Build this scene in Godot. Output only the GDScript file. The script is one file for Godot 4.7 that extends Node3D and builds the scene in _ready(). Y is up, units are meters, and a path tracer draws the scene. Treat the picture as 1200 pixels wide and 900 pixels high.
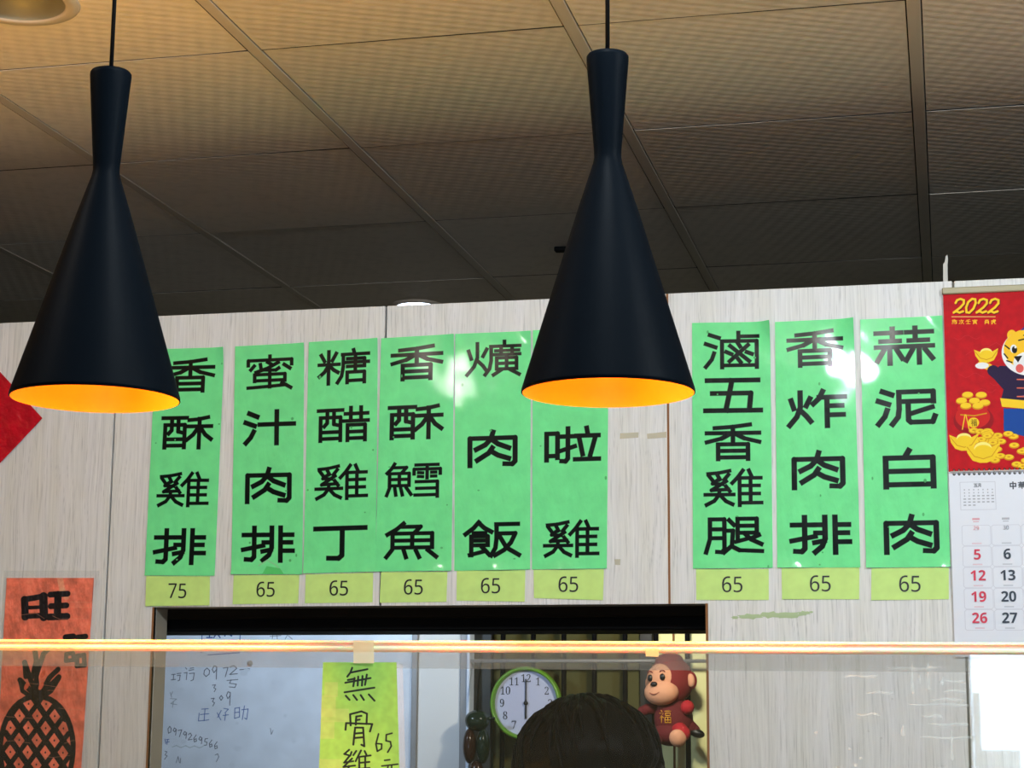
extends Node3D
# A fried chicken shop counter: black pendant lamps, a partition wall with green menu strips, a serving hatch into the kitchen.

const WALL_Z := -3.7
const CEIL_Y := 2.777
var names := {}
var rng := RandomNumberGenerator.new()
var M := {}

# ------------------------------------------------------------------ drawing of flat print
class Canvas:
	var w: int
	var h: int
	var d := PackedByteArray()
	func _init(ww: int, hh: int, c: Color) -> void:
		w = ww; h = hh
		d.resize(w * h * 3)
		for i in w * h:
			d[i * 3] = c.r8; d[i * 3 + 1] = c.g8; d[i * 3 + 2] = c.b8
	func px(x: int, y: int, c: Color, a: float) -> void:
		var i := (y * w + x) * 3
		d[i] = int(lerpf(d[i], c.r8, a)); d[i + 1] = int(lerpf(d[i + 1], c.g8, a)); d[i + 2] = int(lerpf(d[i + 2], c.b8, a))
	func seg(a: Vector2, b: Vector2, wd: float, c: Color, rounded := false, op := 1.0) -> void:
		var r := wd / 2.0
		var l := maxf(a.distance_to(b), 0.001)
		var t := (b - a) / l
		var pad := r + 1.5
		var y0 := maxi(0, int(minf(a.y, b.y) - pad))
		var y1 := mini(h - 1, int(maxf(a.y, b.y) + pad))
		for y in range(y0, y1 + 1):
			var lo := minf(a.x, b.x) - pad
			var hi := maxf(a.x, b.x) + pad
			if absf(t.y) > 0.05:
				var m := a.x + (y + 0.5 - a.y) * t.x / t.y
				lo = maxf(lo, m - pad / absf(t.y)); hi = minf(hi, m + pad / absf(t.y))
			for x in range(maxi(0, int(lo)), mini(w - 1, int(hi)) + 1):
				var p := Vector2(x + 0.5, y + 0.5) - a
				var u := p.dot(t)
				var v := absf(p.cross(t))
				var sd: float
				if rounded:
					sd = p.distance_to(t * clampf(u, 0.0, l)) - r
				else:
					sd = maxf(v - r, maxf(-u, u - l))
				if sd < 0.5:
					px(x, y, c, op * clampf(0.5 - sd, 0.0, 1.0))
	func line(pts: Array, wd: float, c: Color, rounded := false, op := 1.0) -> void:
		for i in pts.size() - 1:
			var t: Vector2 = (pts[i + 1] - pts[i]).abs()
			seg(pts[i], pts[i + 1], wd * (1.0 if rounded or t.y > 0.3 * t.x else 0.9), c, rounded, op)
		if not rounded:
			for i in range(1, pts.size() - 1):
				seg(pts[i] - Vector2(0.01, 0), pts[i], wd, c, true, op)
	func ell(c: Vector2, rx: float, ry: float, col: Color, rot := 0.0) -> void:
		var m := maxf(rx, ry) + 1.0
		for y in range(maxi(0, int(c.y - m)), mini(h - 1, int(c.y + m)) + 1):
			for x in range(maxi(0, int(c.x - m)), mini(w - 1, int(c.x + m)) + 1):
				var p := (Vector2(x + 0.5, y + 0.5) - c).rotated(-rot)
				var k := Vector2(p.x / rx, p.y / ry).length()
				if k < 1.1:
					px(x, y, col, clampf((1.0 - k) * minf(rx, ry) + 0.5, 0.0, 1.0))
	func poly(pts: PackedVector2Array, col: Color) -> void:
		var lo := pts[0]
		var hi := pts[0]
		for p in pts:
			lo = lo.min(p); hi = hi.max(p)
		for y in range(maxi(0, int(lo.y)), mini(h - 1, int(hi.y)) + 1):
			for x in range(maxi(0, int(lo.x)), mini(w - 1, int(hi.x)) + 1):
				if Geometry2D.is_point_in_polygon(Vector2(x + 0.5, y + 0.5), pts):
					px(x, y, col, 1.0)
	func box(x0: float, y0: float, x1: float, y1: float, col: Color, op := 1.0) -> void:
		for y in range(maxi(0, int(y0)), mini(h, int(y1))):
			for x in range(maxi(0, int(x0)), mini(w, int(x1))):
				px(x, y, col, op)
	func mottle(n: FastNoiseLite, amount: float) -> void:
		for y in h:
			for x in w:
				var k := 1.0 + amount * n.get_noise_2d(x, y)
				var i := (y * w + x) * 3
				d[i] = clampi(int(d[i] * k), 0, 255); d[i + 1] = clampi(int(d[i + 1] * k), 0, 255); d[i + 2] = clampi(int(d[i + 2] * k), 0, 255)
	func tex() -> ImageTexture:
		return ImageTexture.create_from_image(Image.create_from_data(w, h, false, Image.FORMAT_RGB8, d))

# Strokes of each character in a 100 by 100 box: strokes split by |, points by spaces. The first number is the relative weight.
const GLYPH := {
	"香": "0.86|80,4 50,10 18,13|4,27 96,27|50,10 50,54|46,29 30,42 4,52|54,29 70,42 96,52|24,58 76,58 76,99|24,58 24,99|24,76 76,76|24,94 76,94",
	"酥": "0.88|2,9 50,9|7,30 46,30 46,98|7,30 7,98|7,92 46,92|20,9 20,46 14,56|33,9 33,50 43,54|9,73 44,73|92,8 72,14 54,16|52,35 99,35|75,12 75,99|73,38 63,60 51,75|77,38 87,60 99,74",
	"雞": "0.74|44,4 24,10 6,12|8,18 14,30|23,17 27,28|42,14 34,29|26,26 14,39 32,41|38,32 12,57 42,55|37,46 44,60|1,69 51,69|26,59 25,70 17,86 3,97|28,72 37,87 49,96|67,3 58,22 48,38|61,24 61,99|77,3 82,20|61,24 98,24|61,45 95,45|61,67 95,67|61,92 99,92|80,24 80,92",
	"排": "1|3,24 41,24|24,3 24,88 19,96 8,95|2,67 42,55|58,3 58,62 53,82 41,98|42,24 58,24|42,46 58,46|40,72 57,67|75,3 75,99|75,24 98,24|75,46 96,46|75,70 99,70",
	"蜜": "0.76|50,1 50,12|7,28 7,13 93,13 93,28|19,29 12,41|31,25 33,42 62,44 68,38|45,19 54,27|67,21 45,38 22,49|78,28 90,40|20,56 80,56 80,76|20,56 20,76|20,74 80,74|50,48 50,94|7,95 50,92 82,89|74,82 92,98",
	"汁": "1|10,8 27,19|3,35 22,46|20,62 14,80 4,97|31,42 99,42|65,4 65,99",
	"肉": "1|9,99 9,21 91,21 91,88 86,96 72,95|51,3 47,24 37,40 20,53|48,24 60,38 80,50|50,48 43,64 22,84|47,58 60,70 80,80",
	"糖": "0.78|5,13 12,32|35,9 27,31|1,42 41,42|20,3 20,99|19,46 12,64 2,77|22,46 30,58 39,66|69,1 71,12|47,14 99,14|49,14 49,50 46,78 38,97|57,27 91,27 91,50|52,38 99,38|57,50 91,50|73,15 73,62|57,67 91,67 91,98|57,67 57,98|57,92 91,92",
	"醋": "0.82|2,9 50,9|7,30 46,30 46,98|7,30 7,98|7,92 46,92|20,9 20,46 14,56|33,9 33,50 43,54|9,73 44,73|55,21 99,21|66,3 66,42|86,3 86,42|51,42 100,42|60,54 94,54 94,99|60,54 60,99|60,74 94,74|60,93 94,93",
	"丁": "1.05|2,10 98,10|54,10 54,88 48,96 28,95",
	"鱈": "0.7|15,3 9,18 1,30|14,14 37,14 29,28|6,31 42,31 42,66|6,31 6,66|6,48 42,48|6,66 42,66|24,31 24,66|6,73 1,94|16,74 18,93|27,74 30,93|37,72 46,92|54,8 95,8|51,34 51,20 99,20 99,34|75,8 75,46|59,30 67,31|59,41 67,42|83,30 91,30|83,41 91,41|55,56 94,56 94,99|56,75 94,75|53,94 94,94",
	"魚": "0.85|35,2 22,19 5,34|31,12 66,12 55,29|15,31 87,31 87,71|15,31 15,71|15,51 87,51|15,71 87,71|51,31 51,71|14,78 4,98|36,80 40,99|58,80 64,99|79,78 95,98",
	"爌": "0.72|6,26 11,50|39,22 32,43|22,5 22,46 16,72 3,96|22,55 32,70 39,86|71,1 71,13|46,15 99,15|47,15 47,56 44,80 36,97|55,28 97,28|65,19 65,39|85,19 85,39|53,39 99,39|57,49 93,49 93,81|57,49 57,81|57,65 93,65|57,81 93,81|75,41 75,81|65,84 51,98|82,84 98,98",
	"飯": "0.88|26,3 16,20 1,37|26,6 36,20 49,31|16,34 38,34|12,43 42,43 42,68|12,43 12,96|12,55 42,55|12,68 42,68|9,95 34,86|31,72 45,95|57,10 97,10|58,10 58,50 56,76 48,98|59,36 92,36 84,62 72,82 55,97|63,42 76,76 99,97",
	"啦": "0.95|4,17 24,17 24,86|4,17 4,92|4,80 24,80|30,26 56,26|43,3 43,88 39,96 31,95|30,66 56,54|77,3 79,20|58,25 99,25|64,34 70,78|92,34 84,80|56,91 100,91",
	"滷": "0.78|10,7 27,16|3,32 21,42|18,58 14,76 3,97|61,1 61,23|61,12 95,12|32,25 93,25 93,99|32,25 32,99|32,93 93,93|78,36 45,82|46,38 80,82|60,31 64,41|39,55 49,62|75,56 85,62|60,75 65,85",
	"五": "1|5,8 95,8|49,8 44,48 38,92|14,44 82,44 79,92|2,92 99,92",
	"腿": "0.84|9,7 9,60 2,97|9,7 34,7 34,88 30,96 21,95|9,34 34,34|9,58 34,58|57,6 90,6 90,45|57,6 57,66|57,25 90,25|57,44 90,44|54,68 74,60|94,50 79,60|69,46 80,62 98,75|42,9 51,23|37,38 49,38 47,78|33,97 46,80 60,91 99,94",
	"炸": "1|6,26 11,50|39,22 32,43|22,5 22,46 16,72 3,96|22,55 32,70 40,86|61,3 55,22 44,38|54,20 99,20|68,20 68,99|68,44 94,44|68,69 96,69",
	"蒜": "0.95|3,14 46,14|54,14 97,14|31,2 31,27|69,2 69,27|11,37 43,37|3,53 48,53|26,53 26,99|16,62 5,92|38,62 47,86|58,37 90,37|52,53 98,53|75,53 75,99|64,62 53,92|85,62 97,88",
	"泥": "1|10,7 27,17|3,33 21,43|18,58 14,76 3,97|38,10 95,10 95,38|38,10 38,56 36,78 26,98|38,36 95,36|53,46 53,87 57,93 93,93 97,77|93,53 56,70",
	"白": "1.05|51,1 44,19|12,21 90,21 90,99|12,21 12,99|12,57 90,57|12,93 90,93",
	"中": "1|14,24 86,24 86,68|14,24 14,68|14,66 86,66|50,3 50,99",
	"華": "0.75|4,14 96,14|32,3 32,24|68,3 68,24|14,34 86,34|26,28 26,60|74,28 74,60|4,48 96,48|14,62 86,62|8,78 92,78|50,24 50,99",
	"福": "0.8|16,4 26,14|4,26 36,26 6,62|22,44 22,98|30,50 40,60|46,10 96,10|54,24 90,24 90,42|54,24 54,42|54,42 90,42|50,54 94,54 94,97|50,54 50,97|50,75 94,75|72,54 72,94|50,94 94,94",
	"月": "1|24,6 24,60 10,97|24,6 80,6 80,92 66,94|24,36 80,36|24,64 80,64",
}

func strokes(cv: Canvas, text: String, x0: float, y0: float, x1: float, y1: float, wd: float, c: Color, rounded := false, op := 1.0) -> void:
	var parts := text.split("|")
	var k := float(parts[0])
	for i in range(1, parts.size()):
		var pts := []
		for p in parts[i].split(" "):
			var q := p.split(",")
			pts.append(Vector2(lerpf(x0, x1, float(q[0]) / 100.0), lerpf(y0, y1, float(q[1]) / 100.0)))
		if not rounded:
			var e := wd * k * 0.42
			pts[0] += (pts[0] - pts[1]).normalized() * e
			pts[-1] += (pts[-1] - pts[-2]).normalized() * e
		cv.line(pts, wd * k, c, rounded, op)

# ------------------------------------------------------------------ mesh helpers
func mat(c: Color, rough := 0.7, metal := 0.0, spec := 0.5) -> StandardMaterial3D:
	var m := StandardMaterial3D.new()
	m.albedo_color = c; m.roughness = rough; m.metallic = metal; m.metallic_specular = spec
	return m

func glow(c: Color, energy: float) -> StandardMaterial3D:
	var m := mat(c, 0.5)
	m.emission_enabled = true; m.emission = c; m.emission_energy_multiplier = energy
	return m

func stool() -> SurfaceTool:
	var st := SurfaceTool.new()
	st.begin(Mesh.PRIMITIVE_TRIANGLES)
	return st

func quad(st: SurfaceTool, a: Vector3, b: Vector3, c: Vector3, d: Vector3, n: Vector3, uv := []) -> void:
	var v := [a, b, c, d]
	var t := [0, 1, 2, 0, 2, 3]
	if (b - a).cross(c - a).dot(n) > 0.0:
		t = [0, 2, 1, 0, 3, 2]
	for i in t:
		st.set_normal(n)
		if uv: st.set_uv(uv[i])
		st.add_vertex(v[i])

func box(st: SurfaceTool, a: Vector3, b: Vector3) -> void:
	var lo := a.min(b)
	var hi := a.max(b)
	for ax in 3:
		var u := (ax + 1) % 3
		var w := (ax + 2) % 3
		for s in 2:
			var p := [lo, lo, lo, lo]
			var n := Vector3.ZERO
			n[ax] = 1.0 if s else -1.0
			var q := []
			for k in [[0, 0], [1, 0], [1, 1], [0, 1]]:
				var v := Vector3.ZERO
				v[ax] = hi[ax] if s else lo[ax]
				v[u] = hi[u] if k[0] else lo[u]
				v[w] = hi[w] if k[1] else lo[w]
				q.append(v)
			quad(st, q[0], q[1], q[2], q[3], n)

# a box whose edges along x, y and z are cut back by c
func bevel_box(st: SurfaceTool, a: Vector3, b: Vector3, c: float) -> void:
	var lo := a.min(b)
	var hi := a.max(b)
	var mid := (lo + hi) / 2.0
	var h := (hi - lo) / 2.0
	for ax in 3:
		var u := (ax + 1) % 3
		var w := (ax + 2) % 3
		for s in [-1.0, 1.0]:
			var q := []
			for k in [[-1, -1], [1, -1], [1, 1], [-1, 1]]:
				var v := mid
				v[ax] += s * h[ax]; v[u] += k[0] * (h[u] - c); v[w] += k[1] * (h[w] - c)
				q.append(v)
			var n := Vector3.ZERO
			n[ax] = s
			quad(st, q[0], q[1], q[2], q[3], n)
			for t in [-1.0, 1.0]:
				var e := []
				for k in [[0, -1], [0, 1], [1, 1], [1, -1]]:
					var v := mid
					v[ax] += s * (h[ax] - (c if k[0] else 0.0)); v[u] += t * (h[u] - (0.0 if k[0] else c)); v[w] += k[1] * (h[w] - c)
					e.append(v)
				var n2 := Vector3.ZERO
				n2[ax] = s; n2[u] = t
				quad(st, e[0], e[1], e[2], e[3], n2.normalized())

# profile: points (radius, height); going up faces out
func lathe(st: SurfaceTool, prof: Array, at := Vector3.ZERO, n := 40, sharp := []) -> void:
	var g := 1
	for i in prof.size() - 1:
		if i in sharp: g += 1
		st.set_smooth_group(g)
		for j in n:
			var p := []
			for k in [[0, 0], [0, 1], [1, 1], [1, 0]]:
				var q: Vector2 = prof[i + k[0]]
				var a: float = TAU * ((j + k[1]) % n) / n
				p.append(at + Vector3(q.x * cos(a), q.y, q.x * sin(a)))
			for t in [[0, 1, 2], [0, 2, 3]]:
				var va: Vector3 = p[t[0]]
				var vb: Vector3 = p[t[1]]
				var vc: Vector3 = p[t[2]]
				if va != vb and vb != vc and va != vc:
					st.add_vertex(va); st.add_vertex(vb); st.add_vertex(vc)

func tube(st: SurfaceTool, path: Array, r0: float, r1 := -1.0, n := 8) -> void:
	if r1 < 0.0: r1 = r0
	st.set_smooth_group(1)
	var rings := []
	for i in path.size():
		var t: Vector3 = (path[mini(i + 1, path.size() - 1)] - path[maxi(i - 1, 0)]).normalized()
		var s := t.cross(Vector3.UP if absf(t.y) < 0.9 else Vector3.RIGHT).normalized()
		var u := s.cross(t)
		var r := lerpf(r0, r1, float(i) / maxf(path.size() - 1, 1))
		var ring := []
		for j in n:
			ring.append(path[i] + (s * cos(TAU * j / n) + u * sin(TAU * j / n)) * r)
		rings.append(ring)
	for i in path.size() - 1:
		for j in n:
			var k := (j + 1) % n
			for v in [rings[i][j], rings[i + 1][k], rings[i][k], rings[i][j], rings[i + 1][j], rings[i + 1][k]]:
				st.add_vertex(v)
	for e in [0, path.size() - 1]:
		for j in n:
			for v in ([path[e], rings[e][j], rings[e][(j + 1) % n]] if e == 0 else [path[e], rings[e][(j + 1) % n], rings[e][j]]):
				st.add_vertex(v)

func blob(st: SurfaceTool, c: Vector3, r: Vector3, b := Basis.IDENTITY, n := 20) -> void:
	st.set_smooth_group(1)
	var pt := func(i: int, j: int) -> Vector3:
		var th := PI * i / n
		var ph := TAU * (j % (2 * n)) / (2 * n)
		if i == 0: return c + b * Vector3(0, -r.y, 0)
		if i == n: return c + b * Vector3(0, r.y, 0)
		return c + b * (Vector3(sin(th) * cos(ph), -cos(th), sin(th) * sin(ph)) * r)
	for i in n:
		for j in 2 * n:
			var p := [pt.call(i, j), pt.call(i, j + 1), pt.call(i + 1, j + 1), pt.call(i + 1, j)]
			for t in [[0, 1, 2], [0, 2, 3]]:
				if p[t[0]] != p[t[1]] and p[t[1]] != p[t[2]] and p[t[0]] != p[t[2]]:
					for k in t: st.add_vertex(p[k])

# a sheet between four corners (top left, top right, bottom right, bottom left), with relief towards +z
func sheet(corners: Array, z: float, nx: int, ny: int, relief: Callable) -> SurfaceTool:
	var st := stool()
	st.set_smooth_group(1)
	var pt := func(i: int, j: int) -> Array:
		var u := float(i) / nx
		var v := float(j) / ny
		var p: Vector2 = corners[0].lerp(corners[1], u).lerp(corners[3].lerp(corners[2], u), v)
		return [Vector3(p.x, p.y, z + relief.call(u, v)), Vector2(u, v)]
	for j in ny:
		for i in nx:
			var q := [pt.call(i, j), pt.call(i + 1, j), pt.call(i + 1, j + 1), pt.call(i, j + 1)]
			for k in [0, 1, 2, 0, 2, 3]:
				st.set_uv(q[k][1]); st.add_vertex(q[k][0])
	return st

func flat_relief(_u: float, _v: float) -> float:
	return 0.0

func made(called: String, st: SurfaceTool, m: Material, parent: Node, gen := false) -> MeshInstance3D:
	if gen: st.generate_normals()
	var o := MeshInstance3D.new()
	o.name = numbered(called) if parent == self else called
	o.mesh = st.commit()
	o.material_override = m
	parent.add_child(o, true)
	return o

func put(called: String, mesh: Mesh, m: Material, parent: Node, at := Vector3.ZERO) -> MeshInstance3D:
	var o := MeshInstance3D.new()
	o.name = numbered(called) if parent == self else called
	o.mesh = mesh; o.material_override = m; o.position = at
	parent.add_child(o, true)
	return o

func numbered(called: String) -> String:
	var n: int = names.get(called, 0)
	names[called] = n + 1
	return called if n == 0 else "%s_%03d" % [called, n]

func tag(o: Node, label: String, category: String, group := "") -> void:
	o.set_meta("label", label); o.set_meta("category", category)
	if group: o.set_meta("group", group)

func thing(called: String, at: Vector3, label: String, category: String, group := "") -> Node3D:
	var o := Node3D.new()
	o.name = numbered(called)
	add_child(o)
	o.position = at
	tag(o, label, category, group)
	return o

func structure(o: Node, label: String) -> void:
	o.set_meta("kind", "structure"); o.set_meta("label", label)

func lettering(called: String, text: String, height: float, m: Material, parent: Node, at: Vector3, font := "Droid Sans", bold := false, squeeze := 1.0) -> MeshInstance3D:
	var f := SystemFont.new()
	f.font_names = PackedStringArray([font])
	f.font_weight = 700 if bold else 400
	var t := TextMesh.new()
	t.text = text; t.font = f; t.font_size = 64; t.pixel_size = height / 46.0; t.depth = 0.0004
	t.horizontal_alignment = HORIZONTAL_ALIGNMENT_CENTER; t.vertical_alignment = VERTICAL_ALIGNMENT_CENTER
	var o := put(called, t, m, parent, at)
	o.scale.x = squeeze
	return o

func noise(seed_: int, freq: float, octaves := 3) -> FastNoiseLite:
	var n := FastNoiseLite.new()
	n.seed = seed_; n.frequency = freq; n.fractal_octaves = octaves
	return n

# smooth body from tapered capsules (a, b, radius a, radius b, colour): surface nets on a grid
func body_mesh(bones: Array, cell: float, blend: float, st: SurfaceTool) -> void:
	var lo := Vector3.INF
	var hi := -Vector3.INF
	for b in bones:
		var r := maxf(b[2], b[3]) + cell * 2.0
		lo = lo.min(b[0] - Vector3.ONE * r).min(b[1] - Vector3.ONE * r)
		hi = hi.max(b[0] + Vector3.ONE * r).max(b[1] + Vector3.ONE * r)
	var n := Vector3i(((hi - lo) / cell).ceil()) + Vector3i.ONE
	var f := PackedFloat32Array()
	f.resize(n.x * n.y * n.z)
	f.fill(1.0)
	var col := PackedColorArray()
	col.resize(n.x * n.y * n.z)
	for b in bones:
		var r := maxf(b[2], b[3]) + cell * 2.0 + blend
		var p0 := Vector3i(((b[0].min(b[1]) - Vector3.ONE * r - lo) / cell).floor()).clamp(Vector3i.ZERO, n - Vector3i.ONE)
		var p1 := Vector3i(((b[0].max(b[1]) + Vector3.ONE * r - lo) / cell).ceil()).clamp(Vector3i.ZERO, n - Vector3i.ONE)
		var a: Vector3 = b[0]
		var ab: Vector3 = b[1] - b[0]
		var ll := maxf(ab.length_squared(), 1e-9)
		for z in range(p0.z, p1.z + 1):
			for y in range(p0.y, p1.y + 1):
				for x in range(p0.x, p1.x + 1):
					var p := lo + Vector3(x, y, z) * cell - a
					var t := clampf(p.dot(ab) / ll, 0.0, 1.0)
					var d: float = p.distance_to(ab * t) - lerpf(b[2], b[3], t)
					var i := x + n.x * (y + n.y * z)
					var e := f[i]
					if d < e: col[i] = b[4]
					var k := clampf(0.5 + 0.5 * (e - d) / blend, 0.0, 1.0)
					f[i] = lerpf(e, d, k) - blend * k * (1.0 - k)
	var at := {}
	var cl := {}
	var cube := []
	for k in 8: cube.append(Vector3i(k & 1, (k >> 1) & 1, (k >> 2) & 1))
	for z in n.z - 1:
		for y in n.y - 1:
			for x in n.x - 1:
				var base := x + n.x * (y + n.y * z)
				var v := []
				var neg := 0
				for c in cube:
					var q: float = f[base + c.x + n.x * (c.y + n.y * c.z)]
					v.append(q)
					if q < 0.0: neg += 1
				if neg == 0 or neg == 8: continue
				var s := Vector3.ZERO
				var m := 0
				for i in 8:
					for ax in 3:
						var j := i | (1 << ax)
						if j != i and (v[i] < 0.0) != (v[j] < 0.0):
							s += Vector3(cube[i]).lerp(Vector3(cube[j]), v[i] / (v[i] - v[j])); m += 1
				at[base] = lo + (Vector3(x, y, z) + s / m) * cell
				cl[base] = col[base]
	st.set_smooth_group(1)
	var step := [1, n.x, n.x * n.y]
	for key in at:
		for ax in 3:
			var e0: float = f[key]
			var e1: float = f[key + step[ax]]
			if (e0 < 0.0) == (e1 < 0.0): continue
			var u: int = step[(ax + 1) % 3]
			var w: int = step[(ax + 2) % 3]
			var q := [key, key - u, key - u - w, key - w]
			if not (at.has(q[1]) and at.has(q[2]) and at.has(q[3])): continue
			var order := [0, 2, 1, 0, 3, 2] if e0 < 0.0 else [0, 1, 2, 0, 2, 3]
			for k in order:
				st.set_color(cl[q[k]]); st.add_vertex(at[q[k]])

func _ready() -> void:
	rng.seed = 20220605
	camera_and_light()
	materials()
	room()
	partition()
	kitchen()
	pendants()
	counter_and_guard()
	signs()
	calendar()
	posters()
	wall_scraps()
	kitchen_things()
	person()

func camera_and_light() -> void:
	var cam := Camera3D.new()
	cam.name = "camera"
	cam.fov = 23.304
	cam.near = 0.02
	cam.transform = Transform3D(Basis(Vector3(0.97418539, 0.00763921, -0.2256202), Vector3(0.03303288, 0.98384624, 0.17594148), Vector3(0.22331964, -0.1788525, 0.95819629)).orthonormalized(), Vector3(0, 1.55, 0))
	add_child(cam)
	cam.make_current()
	var env := Environment.new()
	env.background_mode = Environment.BG_COLOR
	env.background_color = Color(0.82, 0.91, 1.0)
	env.background_energy_multiplier = 2.0
	env.tonemap_mode = Environment.TONE_MAPPER_LINEAR
	env.tonemap_exposure = 1.0
	env.sdfgi_enabled = true; env.ssao_enabled = true; env.ssil_enabled = true
	var we := WorldEnvironment.new()
	we.name = "environment"
	we.environment = env
	add_child(we)
	# daylight coming in through the open shop door behind the photographer
	area("daylight", Vector3(0.56, 1.1, 4.0), Vector3(0, 0, 0), Vector2(0.95, 2.1), Color(0.80, 0.90, 1.0), 9.0)

func area(called: String, at: Vector3, turn: Vector3, size: Vector2, c: Color, e: float) -> void:
	var l := AreaLight3D.new()
	l.name = called
	l.area_size = size
	l.area_normalize_energy = true
	l.light_color = c; l.light_energy = e
	l.shadow_enabled = true
	l.area_range = 14.0
	l.position = at; l.rotation_degrees = turn
	add_child(l, true)

func relief_tex(w: int, h: int, f: Callable) -> ImageTexture:
	var d := PackedByteArray()
	d.resize(w * h)
	for y in h:
		for x in w:
			d[y * w + x] = clampi(int(255.0 * f.call(x, y)), 0, 255)
	return ImageTexture.create_from_image(Image.create_from_data(w, h, false, Image.FORMAT_L8, d))

func materials() -> void:
	# wood grain laminate of the partition: vertical streaks
	var n1 := noise(3, 0.17, 3)
	var n2 := noise(8, 0.03, 2)
	var n3 := noise(5, 0.38, 2)
	var g := Canvas.new(1024, 512, Color8(222, 220, 216))
	for y in 512:
		for x in 1024:
			var wob := x + 5.0 * n2.get_noise_2d(x * 0.3, y * 0.35)
			var a := n1.get_noise_2d(wob, y * 0.025)
			var b := n3.get_noise_2d(wob, y * 0.06 + 300.0)
			var c := n2.get_noise_2d(x * 0.7, y * 0.08 + 99.0)
			var k := 1.0 + 0.035 * a + 0.05 * b + 0.02 * c
			if a < -0.34: k -= 0.16 * minf(-0.34 - a, 0.3)
			if b < -0.42: k -= 0.35 * minf(-0.42 - b, 0.3)
			var i := (y * 1024 + x) * 3
			g.d[i] = clampi(int(g.d[i] * k), 0, 255); g.d[i + 1] = clampi(int(g.d[i + 1] * k), 0, 255); g.d[i + 2] = clampi(int(g.d[i + 2] * k * (1.0 + 0.02 * c)), 0, 255)
	M.laminate = mat(Color.WHITE, 0.5)
	M.laminate.albedo_texture = g.tex()
	M.laminate.uv1_triplanar = true; M.laminate.uv1_world_triplanar = true
	M.laminate.uv1_scale = Vector3(1.0 / 1.3, 1.0 / 1.7, 1.0 / 1.3)
	# ceiling boards: embossed dimples
	var bump := relief_tex(256, 256, func(x: int, y: int) -> float:
		var s := sin(TAU * (x * 8 / 256.0 + y * 4 / 256.0)) * sin(TAU * (y * 8 / 256.0 - x * 2 / 256.0))
		return 0.5 + 0.4 * s)
	var tone := noise(31, 0.012, 4)
	var blot := Canvas.new(512, 512, Color8(255, 255, 255))
	blot.mottle(tone, 0.07)
	M.tiles = []
	for c in [Color8(200, 187, 171), Color8(194, 181, 165), Color8(204, 191, 176)]:
		var m := mat(c, 0.75)
		m.albedo_texture = blot.tex() if M.tiles.is_empty() else M.tiles[0].albedo_texture
		m.heightmap_enabled = true; m.heightmap_texture = bump; m.heightmap_scale = 0.1
		m.uv1_triplanar = true; m.uv1_world_triplanar = true; m.uv1_scale = Vector3.ONE * 3.1
		M.tiles.append(m)
	M.tee = mat(Color8(176, 162, 146), 0.6)
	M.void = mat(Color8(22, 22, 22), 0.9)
	M.core = mat(Color8(150, 142, 128), 0.8)
	M.mdf = mat(Color8(140, 92, 52), 0.8)
	M.black = mat(Color8(8, 8, 9), 0.7, 0.0, 0.2)
	M.brown = mat(Color8(26, 20, 13), 0.7, 0.0, 0.2)
	M.plaster = mat(Color8(170, 164, 150), 0.9)
	M.warm_wall = mat(Color8(128, 116, 98), 0.9)
	M.floor = mat(Color8(84, 70, 56), 0.5)
	M.shade = mat(Color8(5, 9, 14), 0.46, 0.0, 0.08)
	M.gold = mat(Color8(252, 178, 8), 0.55)
	M.steel = mat(Color8(190, 190, 188), 0.35, 0.9)
	M.alu = mat(Color8(140, 140, 142), 0.5, 0.3)
	M.ink = mat(Color8(12, 14, 14), 0.5)
	M.clear = mat(Color(0.30, 0.36, 0.32, 0.05), 0.02)
	M.clear.transparency = BaseMaterial3D.TRANSPARENCY_ALPHA
	var wn := noise(71, 0.03, 5)
	var img := Image.create(256, 256, false, Image.FORMAT_RGBA8)
	for y in 256:
		for x in 256:
			var k := 0.5 + 0.5 * wn.get_noise_2d(x, y)
			img.set_pixel(x, y, Color(k, k, k))
	img.bump_map_to_normal_map(6.0)
	M.wrinkle = ImageTexture.create_from_image(img)

# ------------------------------------------------------------------ the room
func slab(called: String, boxes: Array, m: Material, label: String) -> MeshInstance3D:
	var st := stool()
	for b in boxes: box(st, b[0], b[1])
	var o := made(called, st, m, self)
	structure(o, label)
	return o

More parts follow.
